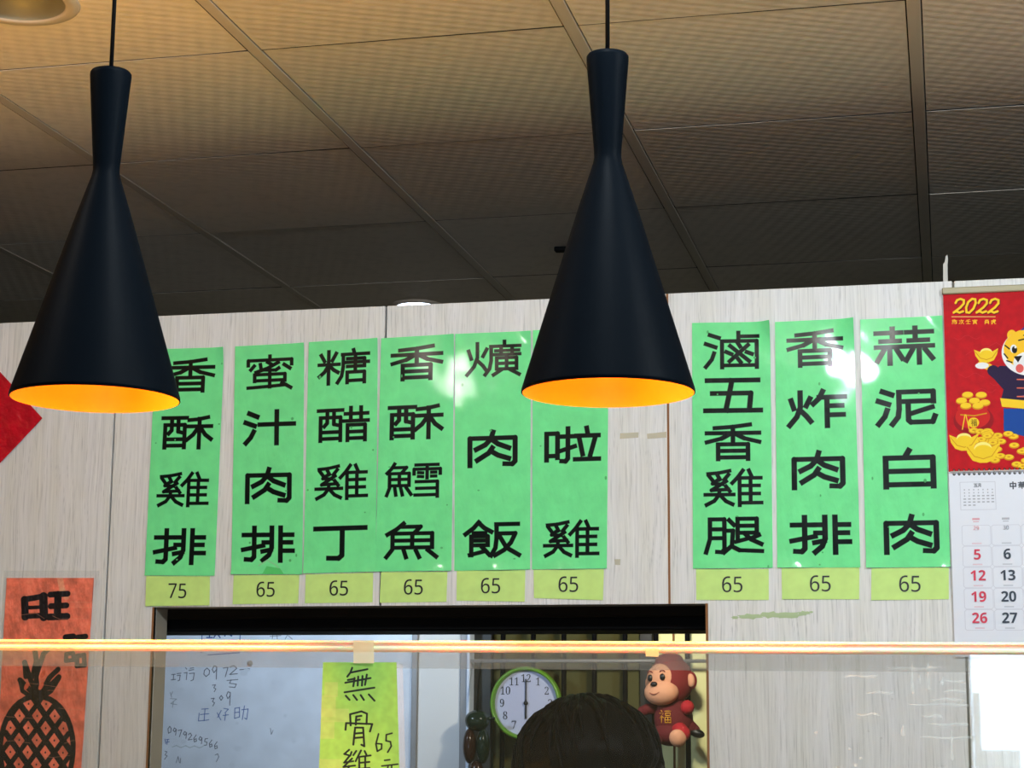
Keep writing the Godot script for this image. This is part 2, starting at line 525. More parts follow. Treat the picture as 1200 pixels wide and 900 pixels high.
func room() -> void:
	slab("floor", [[Vector3(-4.1, -0.1, -6.4), Vector3(2.4, 0, 4.2)]], M.floor, "grey shop floor")
	slab("wall_left", [[Vector3(-4.1, 0, -6.4), Vector3(-4.0, 2.95, 4.2)]], M.warm_wall, "plain left shop wall")
	slab("wall_right", [[Vector3(2.3, 0, -6.4), Vector3(2.4, 2.95, 4.2)]], M.plaster, "plain right shop wall")
	slab("wall_front", [[Vector3(-4.0, 0, 4.02), Vector3(0.085, 2.95, 4.2)], [Vector3(1.04, 0, 4.02), Vector3(2.3, 2.95, 4.2)], [Vector3(0.085, 2.15, 4.02), Vector3(1.04, 2.95, 4.2)]], M.warm_wall, "street wall with the open doorway")
	slab("wall_back", [[Vector3(-4.0, 0, -6.4), Vector3(2.3, 2.95, -6.3)]], mat(Color8(170, 168, 120), 0.85), "dull yellow kitchen back wall")
	var st := stool()
	for b in [[Vector3(0.085, 0, 4.0), Vector3(0.045, 2.19, 4.06)], [Vector3(1.04, 0, 4.0), Vector3(1.08, 2.19, 4.06)], [Vector3(0.045, 2.15, 4.0), Vector3(1.08, 2.19, 4.06)]]: box(st, b[0], b[1])
	var dr := made("door_1", st, M.alu, self)
	structure(dr, "aluminium frame of the open shop door")
	var film := mat(Color8(250, 236, 110), 0.6)
	film.backlight_enabled = true; film.backlight = Color(1, 1, 1)
	st = stool()
	box(st, Vector3(0.088, 0.0, 3.93), Vector3(0.262, 1.46, 3.934))
	made("side_panel", st, film, dr).set_meta("label", "pale yellow translucent side panel")
	st = stool()
	box(st, Vector3(0.088, 1.46, 3.93), Vector3(0.116, 1.68, 3.934))
	made("side_panel", st, film, dr)
	# suspended ceiling: slab above, main tees along z, boards laid between them
	var ce := slab("ceiling", [[Vector3(-4.1, 2.83, -6.4), Vector3(2.4, 2.95, 4.2)]], M.void, "suspended ceiling of square embossed boards")
	var xs := []
	for k in range(-5, 6): xs.append(-1.221 + 0.6 * k)
	var tee := stool()
	bevel_box(tee, Vector3(-0.012, CEIL_Y, -6.3), Vector3(0.012, CEIL_Y + 0.03, 4.0), 0.001)
	var tee_mesh := tee.commit()
	for x in xs:
		if x > -4.0 and x < 2.3: put("ceiling_tee", tee_mesh, M.tee, ce, Vector3(x, 0, 0))
	var tile := stool()
	box(tile, Vector3(-0.2855, 0, -0.3032), Vector3(0.2855, 0.012, 0.3032))
	var tile_mesh := tile.commit()
	var holed := holed_tile(Vector2(-1.545 + 1.521, 0.008), 0.088)
	for i in xs.size():
		var cx: float = xs[i] - 0.3
		if cx < -3.8 or cx > 2.1: continue
		for k in range(-12, 6):
			var cz := -3.1075 - 0.6115 * (k + 0.5)
			if cz < -6.1 or cz > 3.9: continue
			var hole := absf(cx + 1.521) < 0.1 and k == -1
			var t := put("ceiling_board", holed if hole else tile_mesh, M.tiles[rng.randi() % 3], ce, Vector3(cx, CEIL_Y + 0.0012 + rng.randf() * 0.001, cz))
			if not hole: t.rotation = Vector3(rng.randf_range(-0.002, 0.002), 0, rng.randf_range(-0.002, 0.002))
	var joint := stool()  # dark strips stand in for the shadow in the board joints
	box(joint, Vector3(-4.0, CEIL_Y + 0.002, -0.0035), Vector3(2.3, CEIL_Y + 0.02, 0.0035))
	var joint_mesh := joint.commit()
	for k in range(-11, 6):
		put("shadow_gap_strip", joint_mesh, M.void, ce, Vector3(0, 0, -3.1075 - 0.6115 * k))
	# unlit recessed light, in its hole
	var dl := thing("recessed_downlight", Vector3(-1.545, CEIL_Y, -2.794), "unlit silver recessed downlight in the ceiling, at the top left", "ceiling light")
	var a := stool()
	lathe(a, [Vector2(0.088, 0.006), Vector2(0.110, 0.0035), Vector2(0.112, 0.002), Vector2(0.110, -0.001), Vector2(0.090, -0.003), Vector2(0.086, -0.001), Vector2(0.085, 0.012)].map(func(p: Vector2) -> Vector2: return p), Vector3.ZERO, 48)
	made("trim_ring", a, M.tee, dl, true)
	a = stool()
	lathe(a, [Vector2(0.0, 0.045), Vector2(0.035, 0.044), Vector2(0.06, 0.036), Vector2(0.076, 0.02), Vector2(0.0855, 0.0)], Vector3.ZERO, 48)
	made("reflector", a, mat(Color8(128, 124, 108), 0.55, 0.25), dl, true)
	# three globe lamps under the ceiling over the customers' side
	for x in [-1.6, -0.27, 0.95]:
		var where := "left" if x < -1.0 else ("middle" if x < 0.5 else "right")
		var l := thing("globe_lamp", Vector3(x, CEIL_Y, -1.4), "lit white globe lamp under the ceiling over the customers, %s one of three" % where, "ceiling light", "globe lamps over the customers")
		a = stool()
		lathe(a, [Vector2(0.0, -0.02), Vector2(0.04, -0.02), Vector2(0.05, -0.014), Vector2(0.052, 0.0)], Vector3.ZERO, 32)
		made("lamp_base", a, M.tee, l, true)
		a = stool()
		blob(a, Vector3(0, -0.072, 0), Vector3.ONE * 0.055)
		made("light_bulb", a, glow(Color(1.0, 0.98, 0.95), 6.0), l, true)
		var o := OmniLight3D.new()
		o.name = "globe_light"
		o.light_color = Color(1.0, 0.98, 0.95) if x < -1.0 else Color(0.92, 0.97, 1.0)
		o.light_energy = 0.4 if x < -1.0 else (1.4 if x < 0.5 else 2.7)
		o.light_size = 0.05; o.omni_range = 12.0; o.omni_attenuation = 2.0; o.shadow_enabled = true
		o.position = Vector3(0, -0.072, 0)
		l.add_child(o)

func holed_tile(c: Vector2, r: float) -> ArrayMesh:
	var st := stool()
	var n := 48
	var hx := 0.2855
	var hz := 0.3038
	for j in n:
		var q := []
		for k in [j, j + 1]:
			var d := Vector2(cos(TAU * k / n), sin(TAU * k / n))
			var t := minf((hx - c.x * signf(d.x)) / maxf(absf(d.x), 1e-6), (hz - c.y * signf(d.y)) / maxf(absf(d.y), 1e-6))
			q.append([c + d * r, c + d * t])
		var v := func(p: Vector2, y: float) -> Vector3: return Vector3(p.x, y, p.y)
		quad(st, v.call(q[0][0], 0.0), v.call(q[0][1], 0.0), v.call(q[1][1], 0.0), v.call(q[1][0], 0.0), Vector3.DOWN)
		var nn: Vector2 = (c - (q[0][0] + q[1][0]) / 2.0).normalized()
		quad(st, v.call(q[0][0], 0.0), v.call(q[0][0], 0.012), v.call(q[1][0], 0.012), v.call(q[1][0], 0.0), Vector3(nn.x, 0, nn.y))
	return st.commit()

# ------------------------------------------------------------------ partition with the hatch
const OX0 := -1.638
const OX1 := -0.465
const OY0 := 0.95
const OY1 := 1.785
const TOP := 2.418

func partition() -> void:
	var core := slab("wall_partition", [[Vector3(-4.0, 0, -3.712), Vector3(OX0, TOP, -3.77)], [Vector3(OX1, 0, -3.712), Vector3(2.3, TOP, -3.77)], [Vector3(OX0, OY1, -3.712), Vector3(OX1, TOP, -3.77)], [Vector3(OX0, 0, -3.712), Vector3(OX1, OY0, -3.77)]], M.core, "partition wall of pale wood grain boards with a serving hatch")
	var seams := [-4.0, -3.55, -2.95, -2.35, -1.75, -1.138, -0.537, 0.034, 0.634, 1.234, 1.834, 2.3]
	for i in seams.size() - 1:
		var a: float = seams[i] + 0.0024
		var b: float = seams[i + 1] - 0.0024
		var st := stool()
		if b < OX0 or a > OX1:
			bevel_box(st, Vector3(a, 0, -3.7), Vector3(b, TOP, -3.712), 0.0006)
		else:
			box(st, Vector3(a, OY1, -3.7), Vector3(b, TOP, -3.712))
			box(st, Vector3(a, 0, -3.7), Vector3(b, OY0, -3.712))
			if a < OX0: box(st, Vector3(a, OY0, -3.7), Vector3(OX0, OY1, -3.712))
			if b > OX1: box(st, Vector3(OX1, OY0, -3.7), Vector3(b, OY1, -3.712))
		made("wall_board", st, M.laminate, core)
	var s := stool()
	box(s, Vector3(-0.5394, OY1, -3.7015), Vector3(-0.5346, TOP, -3.713))
	made("seam_strip", s, M.mdf, core).set_meta("label", "brown raw board edge in the seam")
	for x in [-1.75, -1.138]:
		s = stool()
		box(s, Vector3(x - 0.0028, 0.0 if x < OX0 else OY1, -3.7105), Vector3(x + 0.0028, TOP, -3.713))
		made("seam_strip", s, M.void, core)
	s = stool()
	box(s, Vector3(OX1, OY0, -3.698), Vector3(OX1 + 0.005, OY1, -3.775))
	made("hatch_edge", s, M.mdf, core).set_meta("label", "brown raw edge of the hatch")
	s = stool()
	box(s, Vector3(OX0 - 0.004, OY0, -3.6985), Vector3(OX0, OY1, -3.71))
	made("hatch_edge", s, M.mdf, core)
	s = stool()
	box(s, Vector3(OX0, OY0 - 0.03, -3.62), Vector3(OX1, OY0, -3.95))
	made("hatch_sill", s, M.steel, core)
	# beam and shutter box behind the head of the hatch
	s = stool()
	bevel_box(s, Vector3(OX0 - 0.1, 1.764, -3.771), Vector3(OX1 + 0.1, 1.83, -3.80), 0.002)
	made("head_beam", s, M.brown, core).set_meta("label", "dark brown beam across the head of the hatch")
	s = stool()
	bevel_box(s, Vector3(OX0 - 0.1, 1.738, -3.80), Vector3(OX1 + 0.1, 1.86, -3.97), 0.004)
	made("shutter_box", s, M.black, core).set_meta("label", "black box under the head of the hatch")

# ------------------------------------------------------------------ kitchen shell
func kitchen() -> void:
	var z := -6.06
	var st := stool()
	for b in [[-1.535, -1.472], [-0.978, -0.934], [-0.62, -0.56]]:
		bevel_box(st, Vector3(b[0], 0.95, z - 0.03), Vector3(b[1], 2.25, z + 0.012), 0.003)
	box(st, Vector3(-1.535, 2.2, z - 0.03), Vector3(-0.56, 2.25, z + 0.012))
	box(st, Vector3(-1.535, 0.95, z - 0.03), Vector3(-0.56, 1.0, z + 0.012))
	var win := made("window_1", st, mat(Color8(30, 31, 30), 0.5), self)
	structure(win, "dark framed kitchen window behind bars")
	st = stool()
	box(st, Vector3(-1.472, 1.0, z - 0.02), Vector3(-0.978, 2.2, z - 0.014))
	made("window_pane", st, mat(Color8(80, 77, 46), 0.75, 0.0, 0.2), win).set_meta("label", "dull olive frosted pane")
	st = stool()
	box(st, Vector3(-0.934, 1.0, z - 0.02), Vector3(-0.62, 2.2, z - 0.014))
	made("window_pane", st, mat(Color8(238, 236, 170), 0.4), win).set_meta("label", "pale yellow frosted pane")
	var bar := stool()
	tube(bar, [Vector3(0, 0.97, 0), Vector3(0, 1.6, 0), Vector3(0, 2.23, 0)], 0.0085, -1.0, 10)
	bar.generate_normals()
	var bar_mesh := bar.commit()
	for x in [-1.424, -1.322, -1.22, -1.119, -1.018, -0.917, -0.815, -0.713]:
		put("window_bar", bar_mesh, M.black, win, Vector3(x, 0, z + 0.05))
	var thin := stool()
	tube(thin, [Vector3(-0.867, 0.97, z), Vector3(-0.867, 2.23, z)], 0.004, -1.0, 6)
	made("window_bar", thin, M.mdf, win, true).set_meta("label", "thin rusty brown rod")
	st = stool()
	tube(st, [Vector3(-1.53, 1.748, z + 0.066), Vector3(-1.2, 1.748, z + 0.066), Vector3(-0.6, 1.748, z + 0.066)], 0.006, -1.0, 8)
	made("cross_rail", st, M.alu, win, true).set_meta("label", "grey rail across the bars")
	# added low ceiling, unseen, keeps kitchen light off the shop ceiling above
	slab("ceiling_added", [[Vector3(-4.0, 2.06, -6.3), Vector3(2.3, 2.08, -3.77)]], mat(Color8(84, 66, 48), 0.85), "unseen plywood sheet added over the kitchen to darken the ceiling behind")
	var a: SurfaceTool
	for q in [[Vector3(-2.0, 2.06, -5.05), "left", Color(0.80, 0.90, 1.0), 0.72], [Vector3(-0.78, 2.06, -5.25), "right", Color(1.0, 0.98, 0.90), 0.68]]:  # unseen lamps: left lights the whiteboard, right added to brighten the window
		var kl := thing("unseen_kitchen_globe", q[0], "unseen globe lamp under the added kitchen ceiling, %s of two" % q[1], "ceiling light", "kitchen globe lamps")
		a = stool()
		lathe(a, [Vector2(0.0, -0.02), Vector2(0.04, -0.02), Vector2(0.05, -0.014), Vector2(0.052, 0.0)], Vector3.ZERO, 32)
		made("lamp_base", a, M.tee, kl, true)
		a = stool()
		blob(a, Vector3(0, -0.07, 0), Vector3.ONE * 0.052)
		made("light_bulb", a, glow(q[2], 5.0), kl, true)
		var ko := OmniLight3D.new()
		ko.name = "unseen_kitchen_light"
		ko.light_color = q[2]; ko.light_energy = q[3]; ko.light_size = 0.05
		ko.omni_range = 8.0; ko.omni_attenuation = 2.0; ko.shadow_enabled = true
		ko.position = Vector3(0, -0.07, 0)
		kl.add_child(ko)
	# lit loft downlight just over the top of the partition
	var l := thing("loft_light", Vector3(-1.515, CEIL_Y, -5.235), "bright round ceiling light peeping over the partition top", "ceiling light")
	a = stool()
	lathe(a, [Vector2(0.075, 0.004), Vector2(0.073, -0.004), Vector2(0.06, -0.006), Vector2(0.058, 0.0)], Vector3.ZERO, 36)
	made("trim_ring", a, M.tee, l, true)
	a = stool()
	lathe(a, [Vector2(0.0, -0.014), Vector2(0.03, -0.012), Vector2(0.05, -0.006), Vector2(0.058, 0.0)], Vector3.ZERO, 36)
	made("lamp_lens", a, glow(Color(0.86, 0.93, 1.0), 9.0), l, true)
	area("loft_downlight", Vector3(-1.515, CEIL_Y - 0.02, -5.235), Vector3(-90, 0, 0), Vector2(0.1, 0.1), Color(0.78, 0.89, 1.0), 0.7)
	# black bracket under the ceiling behind the right pendant
	var br := thing("ceiling_bracket", Vector3(-0.94, CEIL_Y, -4.645), "small black bracket under the ceiling behind the right pendant lamp", "bracket")
	a = stool()
	bevel_box(a, Vector3(-0.03, -0.012, -0.012), Vector3(0.03, 0.0, 0.012), 0.002)
	made("plate", a, M.black, br)
	a = stool()
	tube(a, [Vector3(0.015, -0.008, 0), Vector3(0.012, -0.025, 0), Vector3(0.004, -0.04, 0)], 0.009, 0.004)
	made("hook", a, M.black, br, true)

# ------------------------------------------------------------------ pendants
func pendants() -> void:
	var xs := [-0.839, -0.318, -1.36, -1.881, -2.402]
	var words := ["black cone pendant lamp with gold inside, left of the two in view", "black cone pendant lamp with gold inside, right of the two in view",
		"black cone pendant lamp next beyond the left one, outside the picture", "black cone pendant lamp second beyond the left one, outside the picture", "black cone pendant lamp at the far left end of the row"]
	var outer := [Vector2(0.0845, -0.0005), Vector2(0.0858, 0.0), Vector2(0.0855, 0.003), Vector2(0.052, 0.1145), Vector2(0.031, 0.184), Vector2(0.0185, 0.2235), Vector2(0.0149, 0.2345), Vector2(0.0137, 0.2410), Vector2(0.0139, 0.248), Vector2(0.0170, 0.287), Vector2(0.0203, 0.329), Vector2(0.0215, 0.3445), Vector2(0.0214, 0.3475), Vector2(0.0200, 0.3495), Vector2(0.0, 0.3500)]
	var inner := [Vector2(0.011, 0.235), Vector2(0.016, 0.2235), Vector2(0.029, 0.183), Vector2(0.0505, 0.1135), Vector2(0.0845, -0.0005)]
	var st := stool()
	lathe(st, outer, Vector3.ZERO, 72, [2, 13])
	st.generate_normals()
	var m_out := st.commit()
	st = stool()
	lathe(st, inner.duplicate(), Vector3.ZERO, 72)
	st.generate_normals()
	var m_in := st.commit()
	st = stool()
	lathe(st, [Vector2(0.0, 0.118), Vector2(0.008, 0.12), Vector2(0.014, 0.13), Vector2(0.016, 0.142), Vector2(0.013, 0.156), Vector2(0.010, 0.175), Vector2(0.010, 0.19)], Vector3.ZERO, 24)
	st.generate_normals()
	var m_bulb := st.commit()
	var bulb := glow(Color(1.0, 0.62, 0.26), 3.0)
	for i in xs.size():
		var x: float = xs[i]
		var at := Vector3(x, 1.8715 - 0.001 * i if i < 2 else 1.87, -1.782 - 0.1055 * (x + 0.318))
		var p := thing("pendant_lamp", at, words[i], "pendant lamp", "row of pendant lamps over the counter")
		put("shade", m_out, M.shade, p)
		put("shade_lining", m_in, M.gold, p).set_meta("label", "glowing gold inside of the shade")
		put("light_bulb", m_bulb, bulb, p)
		var c := stool()
		tube(c, [Vector3(0, 0.349, 0), Vector3(0, 0.6, 0), Vector3(0, CEIL_Y - at.y - 0.02, 0)], 0.0023, -1.0, 8)
		made("cord", c, M.black, p, true)
		c = stool()
		lathe(c, [Vector2(0.0, CEIL_Y - at.y - 0.022), Vector2(0.045, CEIL_Y - at.y - 0.02), Vector2(0.05, CEIL_Y - at.y)], Vector3.ZERO, 32)
		made("ceiling_rose", c, M.shade, p, true)
		var o := OmniLight3D.new()
		o.name = "bulb_light"
		o.light_color = Color(1.0, 0.74, 0.40); o.light_energy = 0.03; o.light_size = 0.012
		o.omni_range = 6.0; o.omni_attenuation = 2.0; o.shadow_enabled = true
		o.position = Vector3(0, 0.137, 0)
		p.add_child(o)
		var s := SpotLight3D.new()
		s.name = "beam"
		s.light_color = Color(1.0, 0.67, 0.24); s.light_energy = 1.1; s.light_size = 0.012
		s.spot_angle = 36.0; s.spot_angle_attenuation = 0.4; s.spot_range = 6.0; s.spot_attenuation = 2.0; s.shadow_enabled = true
		s.position = Vector3(0, 0.112, 0); s.rotation_degrees = Vector3(-90, 0, 0)
		p.add_child(s)

# ------------------------------------------------------------------ counter and glass guard
func counter_and_guard() -> void:
	var c := thing("serving_counter", Vector3(-0.9, 0, -1.95), "long brown topped serving counter under the glass guard", "counter")
	var st := stool()
	bevel_box(st, Vector3(-1.9, 1.0, -0.25), Vector3(2.2, 1.05, 0.5), 0.004)
	made("countertop", st, mat(Color8(88, 72, 54), 0.45), c)
	st = stool()
	bevel_box(st, Vector3(-1.88, 0.0, -0.22), Vector3(2.18, 1.0, 0.4), 0.004)
	made("body", st, M.core, c)
	var wc := thing("added_warm_case", Vector3(-1.62, 1.05, -2.03), "unseen glass warming case with two amber bulbs added to warm the ceiling", "warming case")  # unseen case, added so its bulbs tint the left ceiling orange
	st = stool()
	bevel_box(st, Vector3(-0.4, 0.0, -0.15), Vector3(0.4, 0.06, 0.15), 0.004)
	made("base", st, M.steel, wc)
	st = stool()
	bevel_box(st, Vector3(-0.44, 0.0, -0.158), Vector3(0.44, 0.358, -0.150), 0.001)
	made("light_block_panel", st, M.steel, wc)  # added opaque panel keeps bulb light off the partition and rear ceiling
	for b in [[Vector3(-0.4, 0.06, 0.144), Vector3(0.4, 0.36, 0.15)], [Vector3(-0.4, 0.06, -0.15), Vector3(0.4, 0.36, -0.144)], [Vector3(-0.4, 0.06, -0.144), Vector3(-0.394, 0.36, 0.144)], [Vector3(0.394, 0.06, -0.144), Vector3(0.4, 0.36, 0.144)], [Vector3(-0.4, 0.36, -0.15), Vector3(0.4, 0.366, 0.15)]]:
		st = stool()
		box(st, b[0], b[1])
		made("glass_pane", st, M.clear, wc)
	for x in [-0.2, 0.2]:
		st = stool()
		lathe(st, [Vector2(0.014, 0.06), Vector2(0.014, 0.11), Vector2(0.030, 0.13), Vector2(0.046, 0.15), Vector2(0.05, 0.17), Vector2(0.046, 0.19), Vector2(0.030, 0.21), Vector2(0.0, 0.22)], Vector3(x, 0, 0), 24)
		made("light_bulb", st, glow(Color(1.0, 0.76, 0.38), 4.0), wc, true)
		var wl := OmniLight3D.new()
		wl.name = "warm_bulb"
		wl.light_color = Color(1.0, 0.76, 0.34); wl.light_energy = 1.3; wl.light_size = 0.05
		wl.omni_range = 8.0; wl.omni_attenuation = 2.0; wl.shadow_enabled = true
		wl.position = Vector3(x, 0.17, 0)
		wc.add_child(wl, true)
	var g := thing("glass_guard", Vector3(-0.43, 1.05, -1.85), "clear glass guard along the counter with a glowing top edge", "glass guard")
	g.rotation.z = -0.0052
	st = stool()
	box(st, Vector3(-1.35, 0.003, -0.003), Vector3(1.25, 0.5695, 0.003))
	made("glass_pane", st, M.clear, g)
	var edge := mat(Color8(232, 222, 190), 0.35)
	edge.subsurf_scatter_enabled = true; edge.subsurf_scatter_strength = 1.0
	st = stool()
	var prof := [Vector2(-0.0042, 0.5695), Vector2(-0.0052, 0.5715), Vector2(-0.0052, 0.5735), Vector2(-0.0040, 0.5752), Vector2(-0.0040, 0.5772), Vector2(-0.0050, 0.5788), Vector2(-0.0044, 0.5806), Vector2(0.0, 0.5812), Vector2(0.0044, 0.5806), Vector2(0.0050, 0.5788), Vector2(0.0040, 0.5772), Vector2(0.0040, 0.5752), Vector2(0.0052, 0.5735), Vector2(0.0052, 0.5715), Vector2(0.0042, 0.5695)]
	for i in prof.size():
		var a: Vector2 = prof[i]
		var b: Vector2 = prof[(i + 1) % prof.size()]
		var n := Vector3(0, (b - a).x, -(b - a).y).normalized()
		if n.dot(Vector3(0, (a + b).y / 2.0 - 0.575, (a + b).x / 2.0)) < 0.0: n = -n
		quad(st, Vector3(-1.35, a.y, a.x), Vector3(1.25, a.y, a.x), Vector3(1.25, b.y, b.x), Vector3(-1.35, b.y, b.x), n)
	made("top_edge", st, edge, g).set_meta("label", "rough bright top edge of the glass")
	# strip of clear tape along the top of the pane
	var tape := mat(Color(0.93, 0.92, 0.86, 0.22), 0.6)
	tape.transparency = BaseMaterial3D.TRANSPARENCY_ALPHA
	st = stool()
	box(st, Vector3(-1.35, 0.553, -0.0034), Vector3(1.25, 0.5695, -0.0031))
	made("clear_tape", st, tape, g)
	# dried smears and drips on the glass, right half
	var dirt := mat(Color(0.95, 0.97, 0.95, 0.12), 0.8)
	dirt.transparency = BaseMaterial3D.TRANSPARENCY_ALPHA
	var marks := [[-0.037, 1.612, 1.582, 0.0012], [-0.022, 1.612, 1.586, 0.0014], [-0.030, 1.600, 1.592, 0.001], [-0.009, 1.598, 1.590, 0.001], [-0.047, 1.552, 1.542, 0.0015], [-0.002, 1.548, 1.520, 0.001]]
	for m in marks:
		st = stool()
		var pth := []
		for k in 5: pth.append(Vector3(m[0] + 0.43 + 0.0006 * sin(k * 2.1), lerpf(m[1], m[2], k / 4.0) - 1.05, 0.0031))
		tube(st, pth, m[3] * 0.8, m[3] * 1.6, 6)
		made("drip", st, dirt, g, true)
	for m in [[-0.008, 1.585, 0.020, 0.0010], [-0.028, 1.561, 0.018, 0.0011], [-0.022, 1.5535, 0.036, 0.0010], [-0.080, 1.583, 0.024, 0.0008], [-0.060, 1.606, 0.050, 0.0009], [-0.040, 1.572, 0.055, 0.0008], [-0.020, 1.577, 0.03, 0.0008], [-0.012, 1.594, 0.024, 0.0008], [-0.030, 1.541, 0.05, 0.0008], [-0.100, 1.598, 0.03, 0.0008], [-0.09, 1.562, 0.022, 0.0006]]:
		st = stool()
		var pth := []
		for k in 6: pth.append(Vector3(m[0] + m[2] * k / 5.0 + 0.43, m[1] - 1.05 + 0.0009 * sin(k * 1.7 + m[1] * 90.0), 0.0031))
		tube(st, pth, m[3] * 0.8, m[3] * 2.0, 6)
		made("smear", st, dirt, g, true)
	for k in 16:
		st = stool()
		var r := rng.randf_range(0.0006, 0.0014)
		blob(st, Vector3(rng.randf_range(-0.13, 0.018) + 0.43, rng.randf_range(1.50, 1.61) - 1.05, 0.0032), Vector3(r * 1.3, r, 0.0003), Basis.IDENTITY, 5)
		made("speck", st, dirt, g, true)
	# handwritten slip taped to the guard
	var cv := Canvas.new(300, 640, Color8(142, 198, 88))
	var ink := Color8(14, 20, 16)
	var X := func(px: float) -> float: return (px - 377.0) / 88.0 * 300.0
	var Y := func(py: float) -> float: return (py - 776.0) / 187.0 * 640.0
	for q in [[380, 800, 396, 818], [377, 816, 394, 842], [376, 832, 409, 848], [376, 846, 393, 868], [376, 892, 402, 903]]:
		cv.box(X.call(q[0]), Y.call(q[1]), X.call(q[2]), Y.call(q[3]), Color8(170, 196, 110), 0.6)
	var hw := func(t: String, x0: float, y0: float, x1: float, y1: float, wd: float) -> void:
		strokes(cv, "1|" + t, X.call(x0), Y.call(y0), X.call(x1), Y.call(y1), wd, ink, true)
	hw.call("26,4 20,18 10,30|22,18 76,8|4,48 86,34|12,40 34,36|34,34 30,58|46,30 44,56|60,28 58,56|74,24 68,54|2,76 98,62|6,86 18,98|30,84 42,98|54,84 64,98|80,82 98,100", 403, 781, 439, 822, 7.5)
	hw.call("22,40 20,10 60,2 80,8 78,36|40,38 42,16 60,14|40,26 54,24|4,52 6,34 98,36 90,56|36,58 38,46 66,46 70,96 60,92|38,62 64,60|38,74 64,72|36,58 32,92", 404, 834, 436, 878, 7.5)
	hw.call("26,2 10,18 24,22|34,10 30,24|50,6 40,22|28,24 10,50 40,44|36,34 8,66 46,60|4,80 50,72|26,62 20,90 6,110|28,80 48,104|66,4 54,30 48,44|60,30 60,112|78,6 84,20|60,28 98,22|60,50 94,46|60,72 94,68|58,98 100,94|80,26 80,96", 401, 880, 434, 912, 7.0)
	hw.call("18,6 2,56 10,92 34,80 36,56 10,54|98,2 64,10 62,40 88,44 92,66 70,96", 439, 860, 458, 884, 6.0)
	hw.call("20,8 50,4|4,40 96,28|40,36 34,70 8,100|60,34 60,84 84,96 98,74", 445, 891, 464, 912, 6.0)
	cv.mottle(noise(12, 0.02, 2), 0.06)
	var s := thing("handwritten_slip", Vector3(0, 0, 0), "yellow green paper slip with handwritten black characters taped to the glass guard", "paper slip")
	var pm := mat(Color.WHITE, 0.45)
	pm.albedo_texture = cv.tex()
	made("paper", sheet([Vector2(-0.6278, 1.6096), Vector2(-0.5491, 1.6096), Vector2(-0.541, 1.452), Vector2(-0.6295, 1.452)], -1.8455, 4, 6, func(u: float, v: float) -> float: return 0.0006 * sin(u * 5.0 + v * 3.0)), pm, s, true)
	var tp := mat(Color(0.93, 0.88, 0.68, 0.75), 0.5)
	tp.transparency = BaseMaterial3D.TRANSPARENCY_ALPHA
	made("tape", sheet([Vector2(-0.5952, 1.6318), Vector2(-0.5732, 1.6318), Vector2(-0.5726, 1.6085), Vector2(-0.5945, 1.6085)], -1.8442, 1, 1, flat_relief), tp, s, true)
	made("plastic_sleeve", sheet([Vector2(-0.5491, 1.6094), Vector2(-0.5425, 1.608), Vector2(-0.535, 1.452), Vector2(-0.541, 1.452)], -1.8456, 1, 2, flat_relief), tape, s, true)
	var b := thing("tape_bit", Vector3.ZERO, "small amber tape bit on the glass top edge above the toy monkey", "tape")
	made("tape", sheet([Vector2(-0.2922, 1.6235), Vector2(-0.2786, 1.6235), Vector2(-0.279, 1.6150), Vector2(-0.2916, 1.6155)], -1.8444, 1, 1, flat_relief), tp, b, true)

# ------------------------------------------------------------------ menu strips and price slips
const SIGNS := [
	[[-1.659, 2.344, -1.5, 2.342, -1.503, 1.85, -1.662, 1.852], "香酥雞排", [0.12, 0.371, 0.625, 0.873]],
	[[-1.475, 2.343, -1.318, 2.345, -1.308, 1.851, -1.466, 1.853], "蜜汁肉排", [0.123, 0.364, 0.617, 0.87]],
	[[-1.308, 2.346, -1.154, 2.349, -1.148, 1.855, -1.306, 1.853], "糖醋雞丁", [0.117, 0.366, 0.615, 0.872]],
	[[-1.147, 2.348, -0.987, 2.351, -0.986, 1.855, -1.149, 1.855], "香酥鱈魚", [0.113, 0.366, 0.616, 0.87]],
	[[-0.985, 2.351, -0.822, 2.351, -0.821, 1.856, -0.98, 1.855], "爌肉飯", [0.112, 0.493, 0.87]],
	[[-0.818, 2.352, -0.658, 2.354, -0.663, 1.856, -0.817, 1.856], "啦雞", [0.49, 0.876]],
	[[-0.486, 2.354, -0.328, 2.35, -0.331, 1.854, -0.489, 1.854], "滷五香雞腿", [0.115, 0.302, 0.49, 0.677, 0.868]],
	[[-0.318, 2.349, -0.162, 2.35, -0.161, 1.853, -0.322, 1.854], "香炸肉排", [0.114, 0.362, 0.61, 0.869]],
	[[-0.149, 2.347, 0.011, 2.348, 0.01, 1.852, -0.15, 1.852], "蒜泥白肉", [0.114, 0.362, 0.61, 0.869]],
]
const PRICES := [
	[-1.658, 1.851, -1.513, 1.849, -1.512, 1.788, -1.657, 1.787], [-1.461, 1.851, -1.315, 1.85, -1.316, 1.791, -1.461, 1.79], [-1.301, 1.851, -1.154, 1.853, -1.154, 1.792, -1.301, 1.791],
	[-1.137, 1.854, -0.995, 1.853, -0.996, 1.792, -1.139, 1.791], [-0.975, 1.855, -0.831, 1.855, -0.832, 1.791, -0.975, 1.794], [-0.814, 1.855, -0.669, 1.855, -0.671, 1.793, -0.813, 1.798],
	[-0.483, 1.853, -0.339, 1.852, -0.34, 1.791, -0.483, 1.792], [-0.314, 1.853, -0.163, 1.853, -0.165, 1.791, -0.314, 1.792], [-0.14, 1.851, 0.007, 1.851, 0.005, 1.79, -0.142, 1.789],
]
const ORDER := ["first", "second", "third", "fourth", "fifth", "sixth", "seventh", "eighth", "ninth"]
